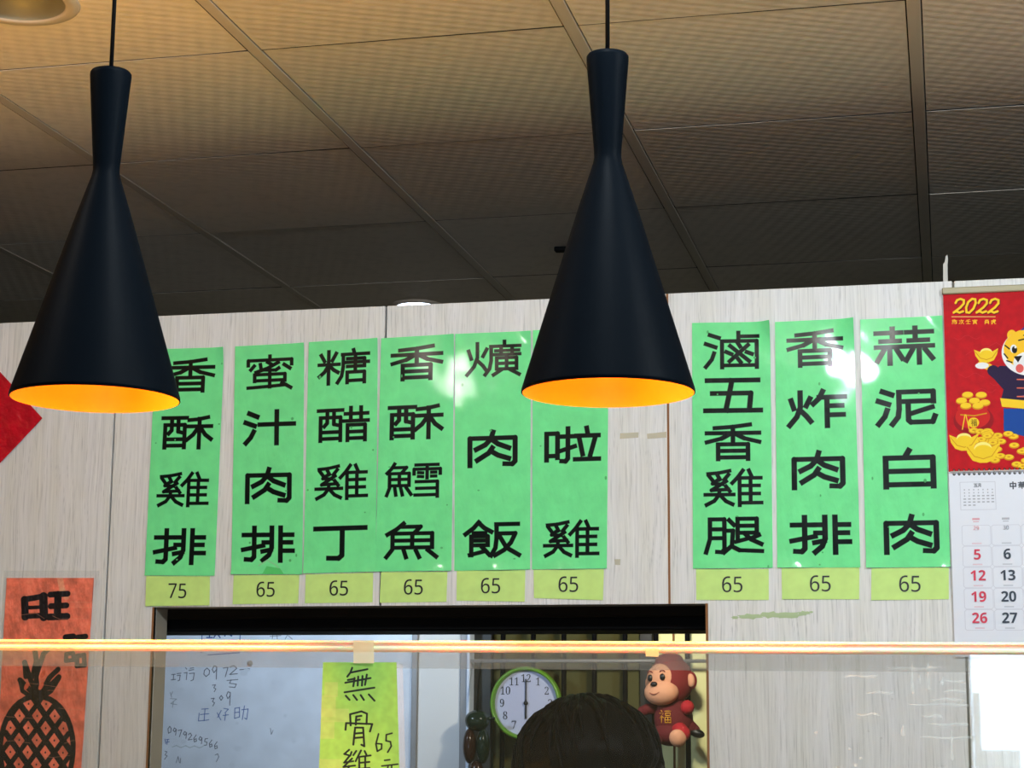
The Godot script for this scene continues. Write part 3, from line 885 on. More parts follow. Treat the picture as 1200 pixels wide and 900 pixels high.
const WHICH := ["leftmost, partly behind the left pendant", "second from the left, torn at its foot", "third from the left, last character a plain hook", "fourth from the left, glossy at its top", "fifth from the left, three widely spaced characters", "sixth from the left, its top behind the right pendant", "first one right of the right pendant, five characters", "between the five character strip and the rightmost strip", "rightmost, beside the red calendar"]

func corners(a: Array) -> Array:
	return [Vector2(a[0], a[1]), Vector2(a[2], a[3]), Vector2(a[4], a[5]), Vector2(a[6], a[7])]

func signs() -> void:
	var wave := noise(44, 1.0, 2)
	var tone := noise(45, 0.012, 3)
	for i in SIGNS.size():
		var s: Array = SIGNS[i]
		var cs := corners(s[0])
		var cv := Canvas.new(256, 800, Color8(120, 234, 152))
		cv.mottle(tone, 0.035)
		var chars: String = s[1]
		for k in chars.length():
			var cy: float = s[2][k] * 800.0
			var cx: float = 128.0 + [8, 2, 4, 0, 0, 6, 4, 0, 6][i] - [16, 0, 4, 8, 0, 0, 0, -8, -8][i] * s[2][k]
			strokes(cv, GLYPH[chars[k]], cx - 93.0, cy - 59.0, cx + 93.0, cy + 59.0, 17.0, Color8(9, 18, 15))
		# faint fingermarks
		for k in 5:
			cv.ell(Vector2(rng.randf() * 256, rng.randf() * 800), rng.randf_range(2, 5), rng.randf_range(2, 6), Color8(84, 178, 104))
		if i == 1:
			cv.line([Vector2(100, 770), Vector2(130, 752), Vector2(160, 768), Vector2(182, 790)], 5, Color8(140, 214, 150), true)
			cv.poly(PackedVector2Array([Vector2(112, 800), Vector2(128, 772), Vector2(176, 780), Vector2(190, 800)]), Color8(92, 206, 112))
		var m := mat(Color.WHITE, 0.35, 0.0, 0.2)
		m.albedo_texture = cv.tex()
		m.normal_enabled = true; m.normal_texture = M.wrinkle; m.normal_scale = 0.16
		m.clearcoat_enabled = true; m.clearcoat = 0.45; m.clearcoat_roughness = 0.06
		var o := thing("menu_strip", Vector3((cs[0].x + cs[1].x) / 2.0, cs[3].y, WALL_Z), "green menu strip with black characters, " + WHICH[i], "menu sign", "green menu strips on the partition")
		var off := Vector2(o.position.x, o.position.y)
		var curl := 0.02 if i == 6 else (0.012 if i == 7 else (0.008 if i == 0 else 0.004))
		var sh := sheet(cs.map(func(p: Vector2) -> Vector2: return p - off), 0.0022, 12, 36, func(u: float, v: float) -> float:
			var c := clampf((u - 0.75) * 4.0, 0.0, 1.0) * clampf((0.12 - v) * 8.0, 0.0, 1.0)
			var d := clampf((v - 0.94) * 16.0, 0.0, 1.0) * (0.5 + 0.5 * sin(u * 6.0 + i))
			return 0.0006 * (1.0 + wave.get_noise_2d(u * 1.6 + i * 7.0, v * 4.5)) + curl * c * c + 0.004 * d * d)
		made("laminated_sheet", sh, m, o, true)
	var pc := Canvas.new(160, 72, Color8(200, 234, 132))
	pc.mottle(noise(9, 0.03, 2), 0.025)
	var pm := mat(Color.WHITE, 0.6)
	pm.albedo_texture = pc.tex()
	for i in PRICES.size():
		var cs := corners(PRICES[i])
		var o := thing("price_slip", Vector3((cs[0].x + cs[1].x) / 2.0, cs[3].y, WALL_Z), "yellow green price slip reading %s under the %s green menu strip from the left" % ["75" if i == 0 else "65", ORDER[i]], "price tag", "price slips under the menu strips")
		var off := Vector2(o.position.x, o.position.y)
		var z := 0.0016 if i > 0 else 0.004
		made("paper", sheet(cs.map(func(p: Vector2) -> Vector2: return p - off), z, 4, 3, func(u: float, v: float) -> float: return 0.0005 * sin(u * 4.0 + i) * v), pm, o, true)
		var mid: Vector2 = (cs[0] + cs[1] + cs[2] + cs[3]) / 4.0 - off
		lettering("price_figures", "75" if i == 0 else "65", 0.031, M.ink, o, Vector3(mid.x, mid.y, z + 0.0008), "Droid Sans", false, 0.95)

# ------------------------------------------------------------------ wall calendar
func calendar() -> void:
	var o := thing("wall_calendar", Vector3(0.234, 1.68, WALL_Z), "2022 wall calendar with red picture top and white date page", "calendar")
	var x0 := 0.013 - 0.234
	var x1 := 0.455 - 0.234
	var st := stool()
	bevel_box(st, Vector3(x0 - 0.001, 0.709, 0.003), Vector3(x1 + 0.001, 0.722, 0.016), 0.002)
	made("hanging_bar", st, mat(Color8(176, 166, 132), 0.5), o)
	var cv := Canvas.new(884, 706, Color8(190, 12, 24))
	cv.mottle(noise(21, 0.02, 4), 0.09)
	var gold := Color8(246, 205, 40)
	var deep := Color8(214, 150, 20)
	var pale := Color8(252, 236, 130)
	var F := func(px: float, py: float) -> Vector2: return Vector2((px - 1105.0 - (py - 343.0) * 0.0335) * 3.24, (py - 343.0 + (px - 1105.0) * 0.04) * 3.36)
	# year figures, slanted
	var two := "1|8,28 18,8 50,0 84,10 88,34 60,62 4,96|4,94 30,88 60,98 92,90"
	for k in 4:
		var a: Vector2 = F.call(1116.5 + k * 13.6, 349.0)
		for pass_ in 2:
			var c := Color8(110, 20, 16) if pass_ == 0 else gold
			var sh := Vector2(3, 4) if pass_ == 0 else Vector2.ZERO
			for part in (two.split("|").slice(1) if k != 1 else ["50,0 18,22 6,60 16,94 44,98 78,70 92,30 82,4 50,0"]):
				var pts := []
				for p in part.split(" "):
					var q = p.split(",")
					pts.append(a + sh + Vector2(float(q[0]) * 0.40 + (100.0 - float(q[1])) * 0.10, float(q[1]) * 0.56))
				cv.line(pts, 9, c, true)
	cv.seg(F.call(1115, 370), F.call(1167, 370), 2.5, pale)
	var tiny := ["1|10,8 50,8|50,0 50,20|4,24 96,24|16,24 4,96|24,44 60,44|40,44 40,90|64,10 80,90 96,80|92,40 66,96", "1|10,20 26,34|6,90 30,60|50,4 40,36|44,20 92,20 84,36|66,30 60,66 40,98|66,52 94,98", "1|84,4 20,14|4,40 96,40|50,12 50,92|14,92 88,92", "1|50,0 50,10|8,26 8,12 92,12 92,26|24,28 76,28|24,40 76,40 76,76|24,40 24,76|24,58 76,58|24,76 76,76|34,82 16,98|66,82 86,98", "1|50,0 50,20|22,6 34,20|78,6 66,20|16,98 16,30 84,30 84,98|16,52 84,52|16,72 84,72", "1|50,0 50,16|50,8 86,8|12,98 12,20 90,20 84,32|26,38 80,32|40,28 42,48 80,48|36,60 20,98|40,60 70,60 70,92 92,92"]
	for k in 6:
		var a: Vector2 = F.call(1115.5 + k * 8.0 + (6.0 if k > 3 else 0.0), 373.5)
		strokes(cv, tiny[k], a.x, a.y, a.x + 20, a.y + 18, 2.6, gold)
	# thin cloud lines
	for k in 9:
		var a: Vector2 = F.call(1118 + (k * 37) % 60, 395 + k * 9)
		var pts := []
		for j in 8: pts.append(a + Vector2(j * 14, 9 * sin(j * 1.3 + k)))
		cv.line(pts, 1.6, Color8(214, 60, 66), true, 0.6)
	var ingot := func(px: float, py: float, s: float) -> void:
		var c: Vector2 = F.call(px, py)
		var pts := PackedVector2Array()
		for q in [[-1.0, -0.55], [-0.55, -0.35], [0.55, -0.35], [1.0, -0.6], [0.9, -0.1], [0.62, 0.42], [0.2, 0.6], [-0.2, 0.6], [-0.62, 0.45], [-0.9, 0.0]]: pts.append(c + Vector2(q[0], q[1]) * s)
		cv.poly(pts, gold)
		cv.ell(c + Vector2(0, -0.28) * s, 0.5 * s, 0.36 * s, pale)
		cv.ell(c + Vector2(0.02, -0.16) * s, 0.5 * s, 0.30 * s, gold)
		cv.line([c + Vector2(-0.9, -0.35) * s, c + Vector2(-0.5, 0.2) * s, c + Vector2(0, 0.36) * s, c + Vector2(0.5, 0.2) * s, c + Vector2(0.92, -0.4) * s], 3.0, deep, true)
	# cartoon tiger in a purple jacket holding up an ingot, most of it beyond the frame
	var tiger := Color8(250, 196, 40)
	var white := Color8(238, 236, 234)
	var navy := Color8(38, 22, 58)
	cv.poly(PackedVector2Array([F.call(1176, 478), F.call(1236, 478), F.call(1232, 508), F.call(1206, 512), F.call(1176, 504)]), Color8(20, 70, 150))
	cv.poly(PackedVector2Array([F.call(1160, 438), F.call(1172, 428), F.call(1236, 430), F.call(1240, 474), F.call(1172, 472), F.call(1176, 456)]), navy)
	cv.poly(PackedVector2Array([F.call(1172, 466), F.call(1240, 472), F.call(1240, 482), F.call(1174, 476)]), gold)
	cv.line([F.call(1150, 426), F.call(1160, 430), F.call(1166, 438)], 26, tiger, true)
	cv.line([F.call(1164, 434), F.call(1176, 444), F.call(1188, 450)], 44, navy, true)
	cv.ell(F.call(1151, 428), 26, 13, white)
	ingot.call(1156, 416, 46.0)
	cv.ell(F.call(1186, 392), 18, 22, tiger); cv.ell(F.call(1186, 394), 8, 10, Color8(240, 170, 130))
	cv.ell(F.call(1206, 412), 104, 92, white)
	cv.ell(F.call(1206, 408), 96, 80, tiger)
	cv.ell(F.call(1206, 424), 60, 44, white)
	cv.poly(PackedVector2Array([F.call(1196, 386), F.call(1206, 376), F.call(1224, 376), F.call(1230, 386)]), Color8(60, 50, 130))
	cv.ell(F.call(1188, 408), 13, 17, white); cv.ell(F.call(1189, 409), 10, 14, Color8(20, 14, 12)); cv.ell(F.call(1190, 406), 4, 5, white)
	cv.ell(F.call(1216, 408), 13, 17, white); cv.ell(F.call(1215, 409), 10, 14, Color8(20, 14, 12))
	cv.poly(PackedVector2Array([F.call(1188, 417), F.call(1198, 416), F.call(1193, 424)]), Color8(20, 14, 12))
	cv.ell(F.call(1195, 431), 15, 17, Color8(222, 96, 90))
	for q in [[1178, 404, 1183, 408], [1177, 414, 1181, 419], [1180, 422, 1186, 424], [1194, 398, 1202, 396], [1200, 392, 1206, 391]]: cv.seg(F.call(q[0], q[1]), F.call(q[2], q[3]), 5, Color8(20, 14, 12), true)
	for k in 3: cv.seg(F.call(1192, 444 + k * 10), F.call(1206, 444 + k * 10), 5, Color8(230, 110, 80), true)
	# sack of coins and loose ingots
	cv.ell(F.call(1141, 492), 76, 58, Color8(150, 14, 24)); cv.ell(F.call(1140, 488), 66, 48, Color8(206, 34, 30))
	cv.ell(F.call(1140, 478), 58, 22, Color8(206, 34, 30))
	for q in [[1127, 470], [1134, 463], [1142, 470], [1150, 463], [1154, 472], [1146, 476], [1132, 476]]:
		cv.ell(F.call(q[0], q[1]), 22, 13, deep); cv.ell(F.call(q[0], q[1] - 1), 20, 11, gold)
	cv.line([F.call(1126, 486), F.call(1142, 487), F.call(1156, 484)], 5, deep, true)
	cv.line([F.call(1131, 486), F.call(1128, 503)], 4, gold, true); cv.line([F.call(1132, 486), F.call(1136, 503)], 4, gold, true)
	cv.ell(F.call(1141, 495), 21, 20, gold)
	strokes(cv, GLYPH["福"], F.call(1138, 491).x, F.call(1138, 491).y, F.call(1145, 499).x, F.call(1145, 499).y, 3.0, Color8(120, 90, 10))
	for k in 60:
		var a: Vector2 = F.call(rng.randf_range(1138, 1234), lerpf(504, 543, k / 60.0) + rng.randf_range(-4, 4))
		cv.ell(a, 20, 12, deep); cv.ell(a - Vector2(0, 2), 17, 9, gold); cv.ell(a - Vector2(0, 2), 6, 3, deep)
	ingot.call(1130, 518, 56.0)
	ingot.call(1152, 530, 66.0)
	for k in 46: cv.ell(Vector2(20 + k * 19.0, 699), 4, 4, Color8(40, 10, 12))
	var pm := mat(Color.WHITE, 0.4, 0.0, 0.2)
	pm.albedo_texture = cv.tex()
	made("picture_sheet", sheet([Vector2(x0 + 0.001, 0.710), Vector2(x1, 0.710), Vector2(x1, 0.356), Vector2(x0, 0.356)], 0.009, 8, 8, func(u: float, v: float) -> float: return 0.001 * sin(u * 3.0) * v), pm, o, true)
	# the date page
	var pg := Canvas.new(884, 712, Color8(226, 228, 236))
	var grey := Color8(196, 196, 206)
	var dark := Color8(60, 64, 72)
	var G := func(px: float, py: float) -> Vector2: return Vector2((px - 1112.0 - (py - 552.0) * 0.0335) * 3.24, (py - 552.0 + (px - 1112.0) * 0.03) * 3.36)
	for k in 46: pg.ell(Vector2(20 + k * 19.0, 10), 5, 5, Color8(24, 22, 26))
	var a0: Vector2 = G.call(1125, 564)
	pg.line([a0, a0 + Vector2(132, 0), a0 + Vector2(132, 108), a0 + Vector2(0, 108), a0], 2, grey)
	strokes(pg, GLYPH["五"], a0.x + 52, a0.y + 6, a0.x + 66, a0.y + 20, 2.0, dark)
	strokes(pg, GLYPH["月"], a0.x + 68, a0.y + 6, a0.x + 80, a0.y + 20, 2.0, dark)
	for r in 6:
		for c in 7:
			var day := r * 7 + c - 6
			if r == 0 or (day >= 1 and day <= 31):
				var p := a0 + Vector2(16 + c * 17.5, 30 + r * 12.0)
				pg.seg(p - Vector2(2 if day < 10 else 5, 0), p + Vector2(2 if day < 10 else 5, 0), 5, Color8(140, 142, 150), false, 0.7)
	var t0: Vector2 = G.call(1182, 563)
	strokes(pg, GLYPH["中"], t0.x, t0.y, t0.x + 28, t0.y + 27, 4.5, Color8(30, 36, 48))
	strokes(pg, GLYPH["華"], t0.x + 33, t0.y, t0.x + 62, t0.y + 27, 4.5, Color8(30, 36, 48))
	for r in 5:
		for c in 7:
			var p := Vector2(42 + c * 111.0, 210 + r * 81.0)
			pg.line([p + Vector2(6, 0), p + Vector2(101, 0), p + Vector2(107, 6), p + Vector2(107, 72), p + Vector2(101, 78), p + Vector2(6, 78), p + Vector2(0, 72), p + Vector2(0, 6), p + Vector2(6, 0)], 1.6, grey)
			pg.seg(p + Vector2(36, 70), p + Vector2(72, 70), 5, Color8(214, 150, 160) if c == 0 else Color8(150, 154, 164), false, 0.45)
	for c in 7:
		var col := Color8(214, 110, 120) if c == 0 else Color8(130, 134, 144)
		var p := Vector2(42 + c * 111.0 + 54, 186)
		pg.seg(p - Vector2(14, 0), p + Vector2(14, 0), 8, col, false, 0.6); pg.seg(p + Vector2(-11, 10), p + Vector2(11, 10), 2, col)
	for k in 9:
		var p := Vector2(150 + k * 24.0 + (14 if k > 3 else 0), 672)
		pg.seg(p - Vector2(8, 0), p + Vector2(8, 0), 13, Color8(150, 190, 214), false, 0.7)
		pg.seg(p - Vector2(4, 0), p + Vector2(4, 0), 5, Color8(222, 226, 236), false, 0.7)
	pm = mat(Color.WHITE, 0.5)
	pm.albedo_texture = pg.tex()
	made("date_page", sheet([Vector2(x0, 0.356), Vector2(x1, 0.356), Vector2(x1, 0.0), Vector2(x0, 0.0)], 0.008, 4, 8, func(_u: float, v: float) -> float: return 0.002 * sin(v * 3.0)), pm, o, true)
	var red := mat(Color8(206, 30, 66), 0.5)
	var blue := mat(Color8(26, 40, 58), 0.5)
	for day in range(1, 31):
		var c := (day + 2) % 7
		var r := (day + 2) / 7
		var y := 0.356 - (210 + r * 81.0 + 32) * 0.0005
		lettering("date_figures", str(day), 0.0195, red if c == 0 else blue, o, Vector3(x0 + (42 + c * 111.0 + 54) * 0.0005, y, 0.0112), "Droid Sans", true, 1.0)
	for q in [["29", 0], ["30", 1], ["31", 2]]:
		lettering("small_figures", q[0], 0.0075, mat(Color8(226, 150, 156), 0.5) if q[1] == 0 else mat(Color8(130, 134, 142), 0.5), o, Vector3(x0 + (42 + q[1] * 111.0 + 54) * 0.0005, 0.356 - 221 * 0.0005, 0.0112))
	st = stool()
	for k in 46:
		var x := x0 + (20 + k * 19.0) * 0.0005
		tube(st, [Vector3(x, 0.3595, 0.0105), Vector3(x, 0.357, 0.0135), Vector3(x, 0.353, 0.0135), Vector3(x, 0.351, 0.0105)], 0.0011, -1.0, 5)
	tube(st, [Vector3(x0 + 0.003, 0.3555, 0.0137), Vector3(0, 0.3558, 0.0137), Vector3(x1 - 0.003, 0.3555, 0.0137)], 0.0012, -1.0, 5)
	made("wire_binding", st, mat(Color8(214, 210, 204), 0.4), o, true)

# ------------------------------------------------------------------ posters at the left
func posters() -> void:
	var cv := Canvas.new(330, 900, Color8(240, 122, 94))
	var crease := noise(61, 0.011, 4)
	cv.mottle(crease, 0.22)
	var ink := Color8(22, 20, 24)
	var F := func(px: float, py: float) -> Vector2: return Vector2((px - 7.5 + (py - 677.0) * 0.043) * 3.235, (py - 677.0) * 3.235)
	var L := func(pts: Array, wd: float) -> void:
		var q := []
		for p in pts: q.append(F.call(p[0], p[1]))
		cv.line(q, wd * 1.75, ink, true)
	cv.line([F.call(70, 677), F.call(73, 692), F.call(78, 700)], 22, Color8(232, 168, 126), true, 0.6)
	# wang
	L.call([[29, 703], [30, 724]], 16); L.call([[29, 703], [51, 699]], 13); L.call([[51, 699], [52, 724]], 18); L.call([[31, 713], [50, 712]], 8); L.call([[31, 723], [51, 722]], 12)
	L.call([[59, 697], [79, 696]], 13); L.call([[68, 697], [68, 723]], 16); L.call([[60, 711], [78, 710]], 13); L.call([[58, 724], [79, 723]], 15)
	# small second word below
	L.call([[78, 748], [87, 747]], 13); L.call([[92, 748], [101, 747]], 12); L.call([[79, 768], [79, 776], [88, 775], [87, 767], [79, 768]], 9); L.call([[92, 770], [92, 782], [101, 781], [100, 769], [92, 770]], 10)
	# crown
	for p in [[[46, 818], [44, 795], [52, 768], [58, 762]], [[46, 818], [38, 800], [30, 778]], [[48, 818], [60, 796], [70, 786]], [[44, 818], [34, 808], [25, 799]], [[50, 816], [60, 806], [71, 795]], [[40, 795], [44, 776], [42, 764]]]: L.call(p, 11)
	L.call([[25, 799], [28, 812], [38, 819]], 9); L.call([[71, 797], [62, 812], [54, 818]], 9); L.call([[30, 778], [32, 795]], 11)
	for q in [[52, 792], [50, 806], [33, 806]]: cv.ell(F.call(q[0], q[1]), 8, 16, Color8(226, 100, 70), 0.4)
	# fruit with its diamond grid
	var ring := []
	for k in 41:
		var a := TAU * k / 40.0
		ring.append(F.call(46 + 43.5 * cos(a) * (1.0 - 0.06 * sin(a)), 884 + 66 * sin(a)))
	cv.line(ring, 20, ink, true)
	for k in range(-7, 8):
		for s in [-1.0, 1.0]:
			var pts := []
			for j in 40:
				var t := -80.0 + j * 4.1
				var p := Vector2(46 + k * 21.0 + s * t * 0.74, 884 + t)
				if Vector2((p.x - 46) / 43.5, (p.y - 884) / 66).length() < 0.99: pts.append(F.call(p.x, p.y))
			if pts.size() > 1: cv.line(pts, 22 if s > 0 else 19, ink, true)
	for k in range(-4, 5):
		for j in range(-8, 9):
			var p := Vector2(46 + k * 21.0 + (10.5 if j % 2 == 0 else 0.0), 884 + j * 14.2)
			if Vector2((p.x - 46) / 43.5, (p.y - 884) / 66).length() < 0.9: cv.ell(F.call(p.x, p.y), 3, 4, ink)
	# creases where the colour has cracked
	for k in 16:
		var a := Vector2(rng.randf() * 330, rng.randf() * 900)
		cv.line([a, a + Vector2(rng.randf_range(20, 90), rng.randf_range(-14, 14)), a + Vector2(rng.randf_range(90, 150), rng.randf_range(-18, 18))], 1.8, Color8(240, 150, 118), true, 0.7)
	var m := mat(Color.WHITE, 0.38)
	m.albedo_texture = cv.tex()
	m.normal_enabled = true; m.normal_texture = M.wrinkle; m.normal_scale = 0.7
	var o := thing("pineapple_poster", Vector3(-1.88, 1.353, WALL_Z), "creased orange paper poster with a black brush painted pineapple", "poster")
	var wv := noise(88, 1.0, 3)
	var off := Vector2(-1.88, 1.353)
	made("paper", sheet([Vector2(-1.983, 1.85) - off, Vector2(-1.778, 1.848) - off, Vector2(-1.788, 1.353) - off, Vector2(-1.982, 1.353) - off], 0.003, 20, 44, func(u: float, v: float) -> float: return 0.0016 * (1.0 + wv.get_noise_2d(u * 3.0, v * 9.0))), m, o, true)
	var film := mat(Color(0.9, 0.9, 0.88, 0.22), 0.5)
	film.transparency = BaseMaterial3D.TRANSPARENCY_ALPHA
	made("clear_film", sheet([Vector2(-1.992, 1.866) - off, Vector2(-1.768, 1.864) - off, Vector2(-1.776, 1.34) - off, Vector2(-1.992, 1.34) - off], 0.0012, 1, 1, flat_relief), film, o, true)
	# red diamond
	var dv := Canvas.new(300, 300, Color8(196, 10, 36))
	dv.mottle(noise(62, 0.015, 3), 0.12)
	dv.line([Vector2(150, 96), Vector2(200, 104), Vector2(208, 110)], 14, Color8(14, 12, 14), true)
	var dm := mat(Color.WHITE, 0.22)
	dm.albedo_texture = dv.tex()
	dm.normal_enabled = true; dm.normal_texture = M.wrinkle; dm.normal_scale = 0.7
	var d := thing("red_diamond", Vector3(-2.128, 1.99, WALL_Z), "shiny red diamond of paper at the left edge behind the left pendant", "decoration")
	var c := Vector2(0, 0.208)
	made("paper", sheet([c + Vector2(0, 0.208), c + Vector2(0.21, 0.001), c + Vector2(0, -0.212), c + Vector2(-0.21, 0.0)], 0.003, 12, 12, func(u: float, v: float) -> float: return 0.002 * (1.0 + wv.get_noise_2d(u * 3.0 + 20.0, v * 3.0))), dm, d, true)

func wall_scraps() -> void:
	var tape := mat(Color(0.84, 0.80, 0.68, 0.6), 0.5)
	tape.transparency = BaseMaterial3D.TRANSPARENCY_ALPHA
	var z := WALL_Z + 0.0006
	var all := [[[-0.6355, 2.131, -0.597, 2.132, -0.598, 2.121, -0.636, 2.1195], "old beige tape scrap left of two beside the brown seam"], [[-0.5805, 2.1285, -0.5405, 2.1315, -0.5405, 2.1195, -0.5795, 2.118], "old beige tape scrap touching the brown seam"], [[-0.648, 1.875, -0.6355, 1.875, -0.636, 1.863, -0.6465, 1.8635], "small tape scrap beside the foot of the sixth menu strip"]]
	for a in all:
		var o := thing("tape_scrap", Vector3.ZERO, a[1], "tape", "tape scraps on the partition")
		made("tape", sheet(corners(a[0]), z, 1, 1, flat_relief), tape, o, true)
	# torn green paper left on the wall under the right hand strips
	var gm := mat(Color8(176, 194, 150), 0.8)
	var g := thing("green_paper_residue", Vector3(-0.332, 1.757, WALL_Z), "torn green paper residue on the boards under the 65 slips", "residue")
	for q in [[-0.075, 0.0, 0.007, 0.003], [-0.045, 0.002, 0.024, 0.005], [-0.005, 0.005, 0.022, 0.006], [0.03, 0.004, 0.026, 0.006], [0.06, 0.008, 0.012, 0.004], [0.074, 0.01, 0.004, 0.002]]:
		var st := stool()
		var n := 14
		for k in n:
			var a0 := TAU * k / n
			var a1 := TAU * (k + 1) / n
			var r0 := 1.0 + 0.25 * sin(k * 2.7 + q[0] * 60.0)
			var r1 := 1.0 + 0.25 * sin(((k + 1) % n) * 2.7 + q[0] * 60.0)
			for v in [Vector3(q[0], q[1], 0.0008), Vector3(q[0] + q[2] * r1 * cos(a1), q[1] + q[3] * r1 * sin(a1), 0.0004), Vector3(q[0] + q[2] * r0 * cos(a0), q[1] + q[3] * r0 * sin(a0), 0.0004)]: st.add_vertex(v)
		made("paper_flake", st, gm, g, true)
	# splinter of tape standing up on the partition top
	var s := thing("torn_tape_tab", Vector3(0.0215, TOP, WALL_Z - 0.004), "torn pale tape tab sticking up from the partition top by the calendar", "tape")
	var st := stool()
	st.set_smooth_group(-1)
	var outline := [Vector2(-0.0065, -0.003), Vector2(-0.0055, 0.036), Vector2(-0.002, 0.04), Vector2(0.0, 0.052), Vector2(0.0035, 0.055), Vector2(0.0045, 0.046), Vector2(0.003, 0.034), Vector2(0.0025, -0.003)]
	for zz in [0.0015, -0.0015]:
		for k in range(1, outline.size() - 1):
			var p := [outline[0], outline[k], outline[k + 1]]
			for i in ([0, 1, 2] if zz > 0 else [0, 2, 1]): st.add_vertex(Vector3(p[i].x, p[i].y, zz))
	for k in outline.size():
		var a: Vector2 = outline[k]
		var b: Vector2 = outline[(k + 1) % outline.size()]
		for v in [Vector3(a.x, a.y, 0.0015), Vector3(a.x, a.y, -0.0015), Vector3(b.x, b.y, -0.0015), Vector3(a.x, a.y, 0.0015), Vector3(b.x, b.y, -0.0015), Vector3(b.x, b.y, 0.0015)]: st.add_vertex(v)
	made("tab", st, mat(Color8(196, 192, 182), 0.6), s, true)

# ------------------------------------------------------------------ things in the kitchen
func kitchen_things() -> void:
	# whiteboard with pale marker notes
	var cv := Canvas.new(1276, 960, Color8(214, 222, 234))
	cv.mottle(noise(15, 0.006, 4), 0.05)
	var F := func(px: float, py: float) -> Vector2: return Vector2((px - 165.0) * 4.0, (py - 690.0) * 4.0)
	var W := func(t: String, x0: float, y0: float, x1: float, y1: float, wd: float, c: Color, op: float) -> void:
		var a: Vector2 = F.call(x0, y0)
		var b: Vector2 = F.call(x1, y1)
		strokes(cv, "1|" + t, a.x, a.y, b.x, b.y, wd, c, true, op)
	var blue := Color8(40, 70, 140)
	var grey := Color8(70, 76, 92)
	cv.line([F.call(238, 700), F.call(238, 764), F.call(238, 769), F.call(283, 766), F.call(284, 700)], 4, blue, true, 0.9)
	W.call("20,2 4,30|20,6 40,26|8,40 40,40|6,60 42,60|24,40 24,96|4,96 44,96|56,20 98,20|74,2 74,50 54,98|74,50 98,98", 243, 736, 260, 748, 5.5, blue, 1.0)
	W.call("6,10 50,10|28,0 28,98|6,40 48,40|8,60 46,60|70,6 70,80|94,0 94,98 82,90", 262, 735, 274, 746, 5.5, blue, 1.0)
	W.call("10,20 90,10|30,0 24,90|60,0 66,96|4,60 96,50", 318, 741, 332, 750, 3, grey, 0.7)
	W.call("50,0 50,20|8,30 8,18 92,18 92,30|20,40 80,40|50,40 20,96|50,60 90,98", 334, 739, 346, 750, 3, grey, 0.6)
	W.call("4,30 40,26|24,28 22,84|2,88 44,82|56,20 96,14|60,40 90,36 84,90 70,98", 203, 789, 215, 800, 4, grey, 0.8)
	W.call("20,0 30,10|10,40 34,36 30,90|50,20 90,14|54,44 96,40 90,90 70,98|60,4 90,0", 217, 784, 231, 800, 4, grey, 0.8)
	W.call("50,4 16,30 10,70 40,96 80,70 84,30 50,4", 241, 784, 250, 795, 4, grey, 0.85)
	W.call("84,10 40,4 10,30 40,52 84,30 84,10 84,98", 251, 781, 258, 798, 4, grey, 0.85)
	W.call("8,12 90,4 50,98", 264, 783, 271, 795, 4, grey, 0.85)
	W.call("6,20 50,2 88,30 6,92 96,84", 272, 781, 282, 793, 4, grey, 0.85)
	W.call("2,60 98,30", 284, 784, 296, 788, 4, grey, 0.85)
	W.call("10,20 90,10|40,14 30,50 80,60 70,96 30,90", 268, 797, 284, 808, 4, grey, 0.75)
	W.call("10,10 70,6 40,44 80,60 50,98", 252, 804, 258, 813, 4, grey, 0.75)
	W.call("10,10 70,6 40,44 80,60 50,98", 251, 820, 257, 830, 4, grey, 0.85)
	W.call("50,4 10,50 50,98 90,50 50,4", 261, 817, 266, 823, 4, grey, 0.85)
	W.call("84,10 40,4 10,30 40,52 84,30 84,10 80,98", 269, 812, 275, 829, 4, grey, 0.85)
	W.call("30,10 90,6|20,50 96,44|60,8 56,96|10,98 98,90|8,40 4,98", 237, 832, 250, 848, 4, blue, 0.7)
	W.call("10,40 40,96|40,20 4,98|60,4 96,10 70,40|56,60 98,54|76,44 70,98", 258, 832, 273, 847, 4, blue, 0.7)
	W.call("6,20 6,90 40,80 38,14 6,20|6,50 38,46|54,30 98,24 90,96 76,88|72,2 60,98", 279, 829, 296, 846, 4, blue, 0.75)
	var digits := {"0": "50,4 12,40 30,96 80,80 86,30 50,4", "9": "80,20 40,4 12,36 50,54 84,24 74,98", "7": "8,14 90,6 44,98", "2": "8,22 50,2 84,30 8,94 96,84", "6": "70,2 16,50 30,96 80,84 70,54 20,66", "5": "92,6 36,10 26,46 80,54 70,92 16,96"}
	var num := "0979269566"
	for k in num.length():
		W.call(digits[num[k]], 201 + k * 6.2, 854 + k * 2.0, 206.2 + k * 6.2, 863 + k * 2.0, 3.5, grey, 0.85)
	W.call("10,10 30,90|40,20 90,14|60,16 56,98|40,60 96,54", 198, 869, 204, 876, 3.5, blue, 0.8)
	W.call("4,50 16,20 30,60 44,20 56,60 70,24 84,60 96,30", 206, 876, 246, 882, 3.5, Color8(120, 140, 140), 0.5)
	W.call("20,10 70,16 30,50 80,60 20,98", 198, 883, 203, 894, 3.5, grey, 0.7)
	W.call("20,96 40,4 60,96|70,30 70,96", 211, 890, 221, 898, 3.5, grey, 0.6)
	W.call("10,20 60,4 84,40 40,98", 258, 886, 264, 896, 3.5, grey, 0.7)
	W.call("10,20 40,96|60,10 30,60", 202, 812, 208, 820, 3.5, Color8(110, 120, 130), 0.6)
	W.call("10,10 84,14 20,60 90,70|50,40 40,98", 202, 820, 212, 832, 3.5, Color8(110, 120, 130), 0.6)
	W.call("10,10 40,98 90,40", 322, 855, 326, 863, 3.5, grey, 0.6)
	for k in 14: cv.ell(F.call(rng.randf_range(200, 370), rng.randf_range(760, 900)), rng.randf_range(8, 22), rng.randf_range(6, 14), Color8(206, 214, 226))
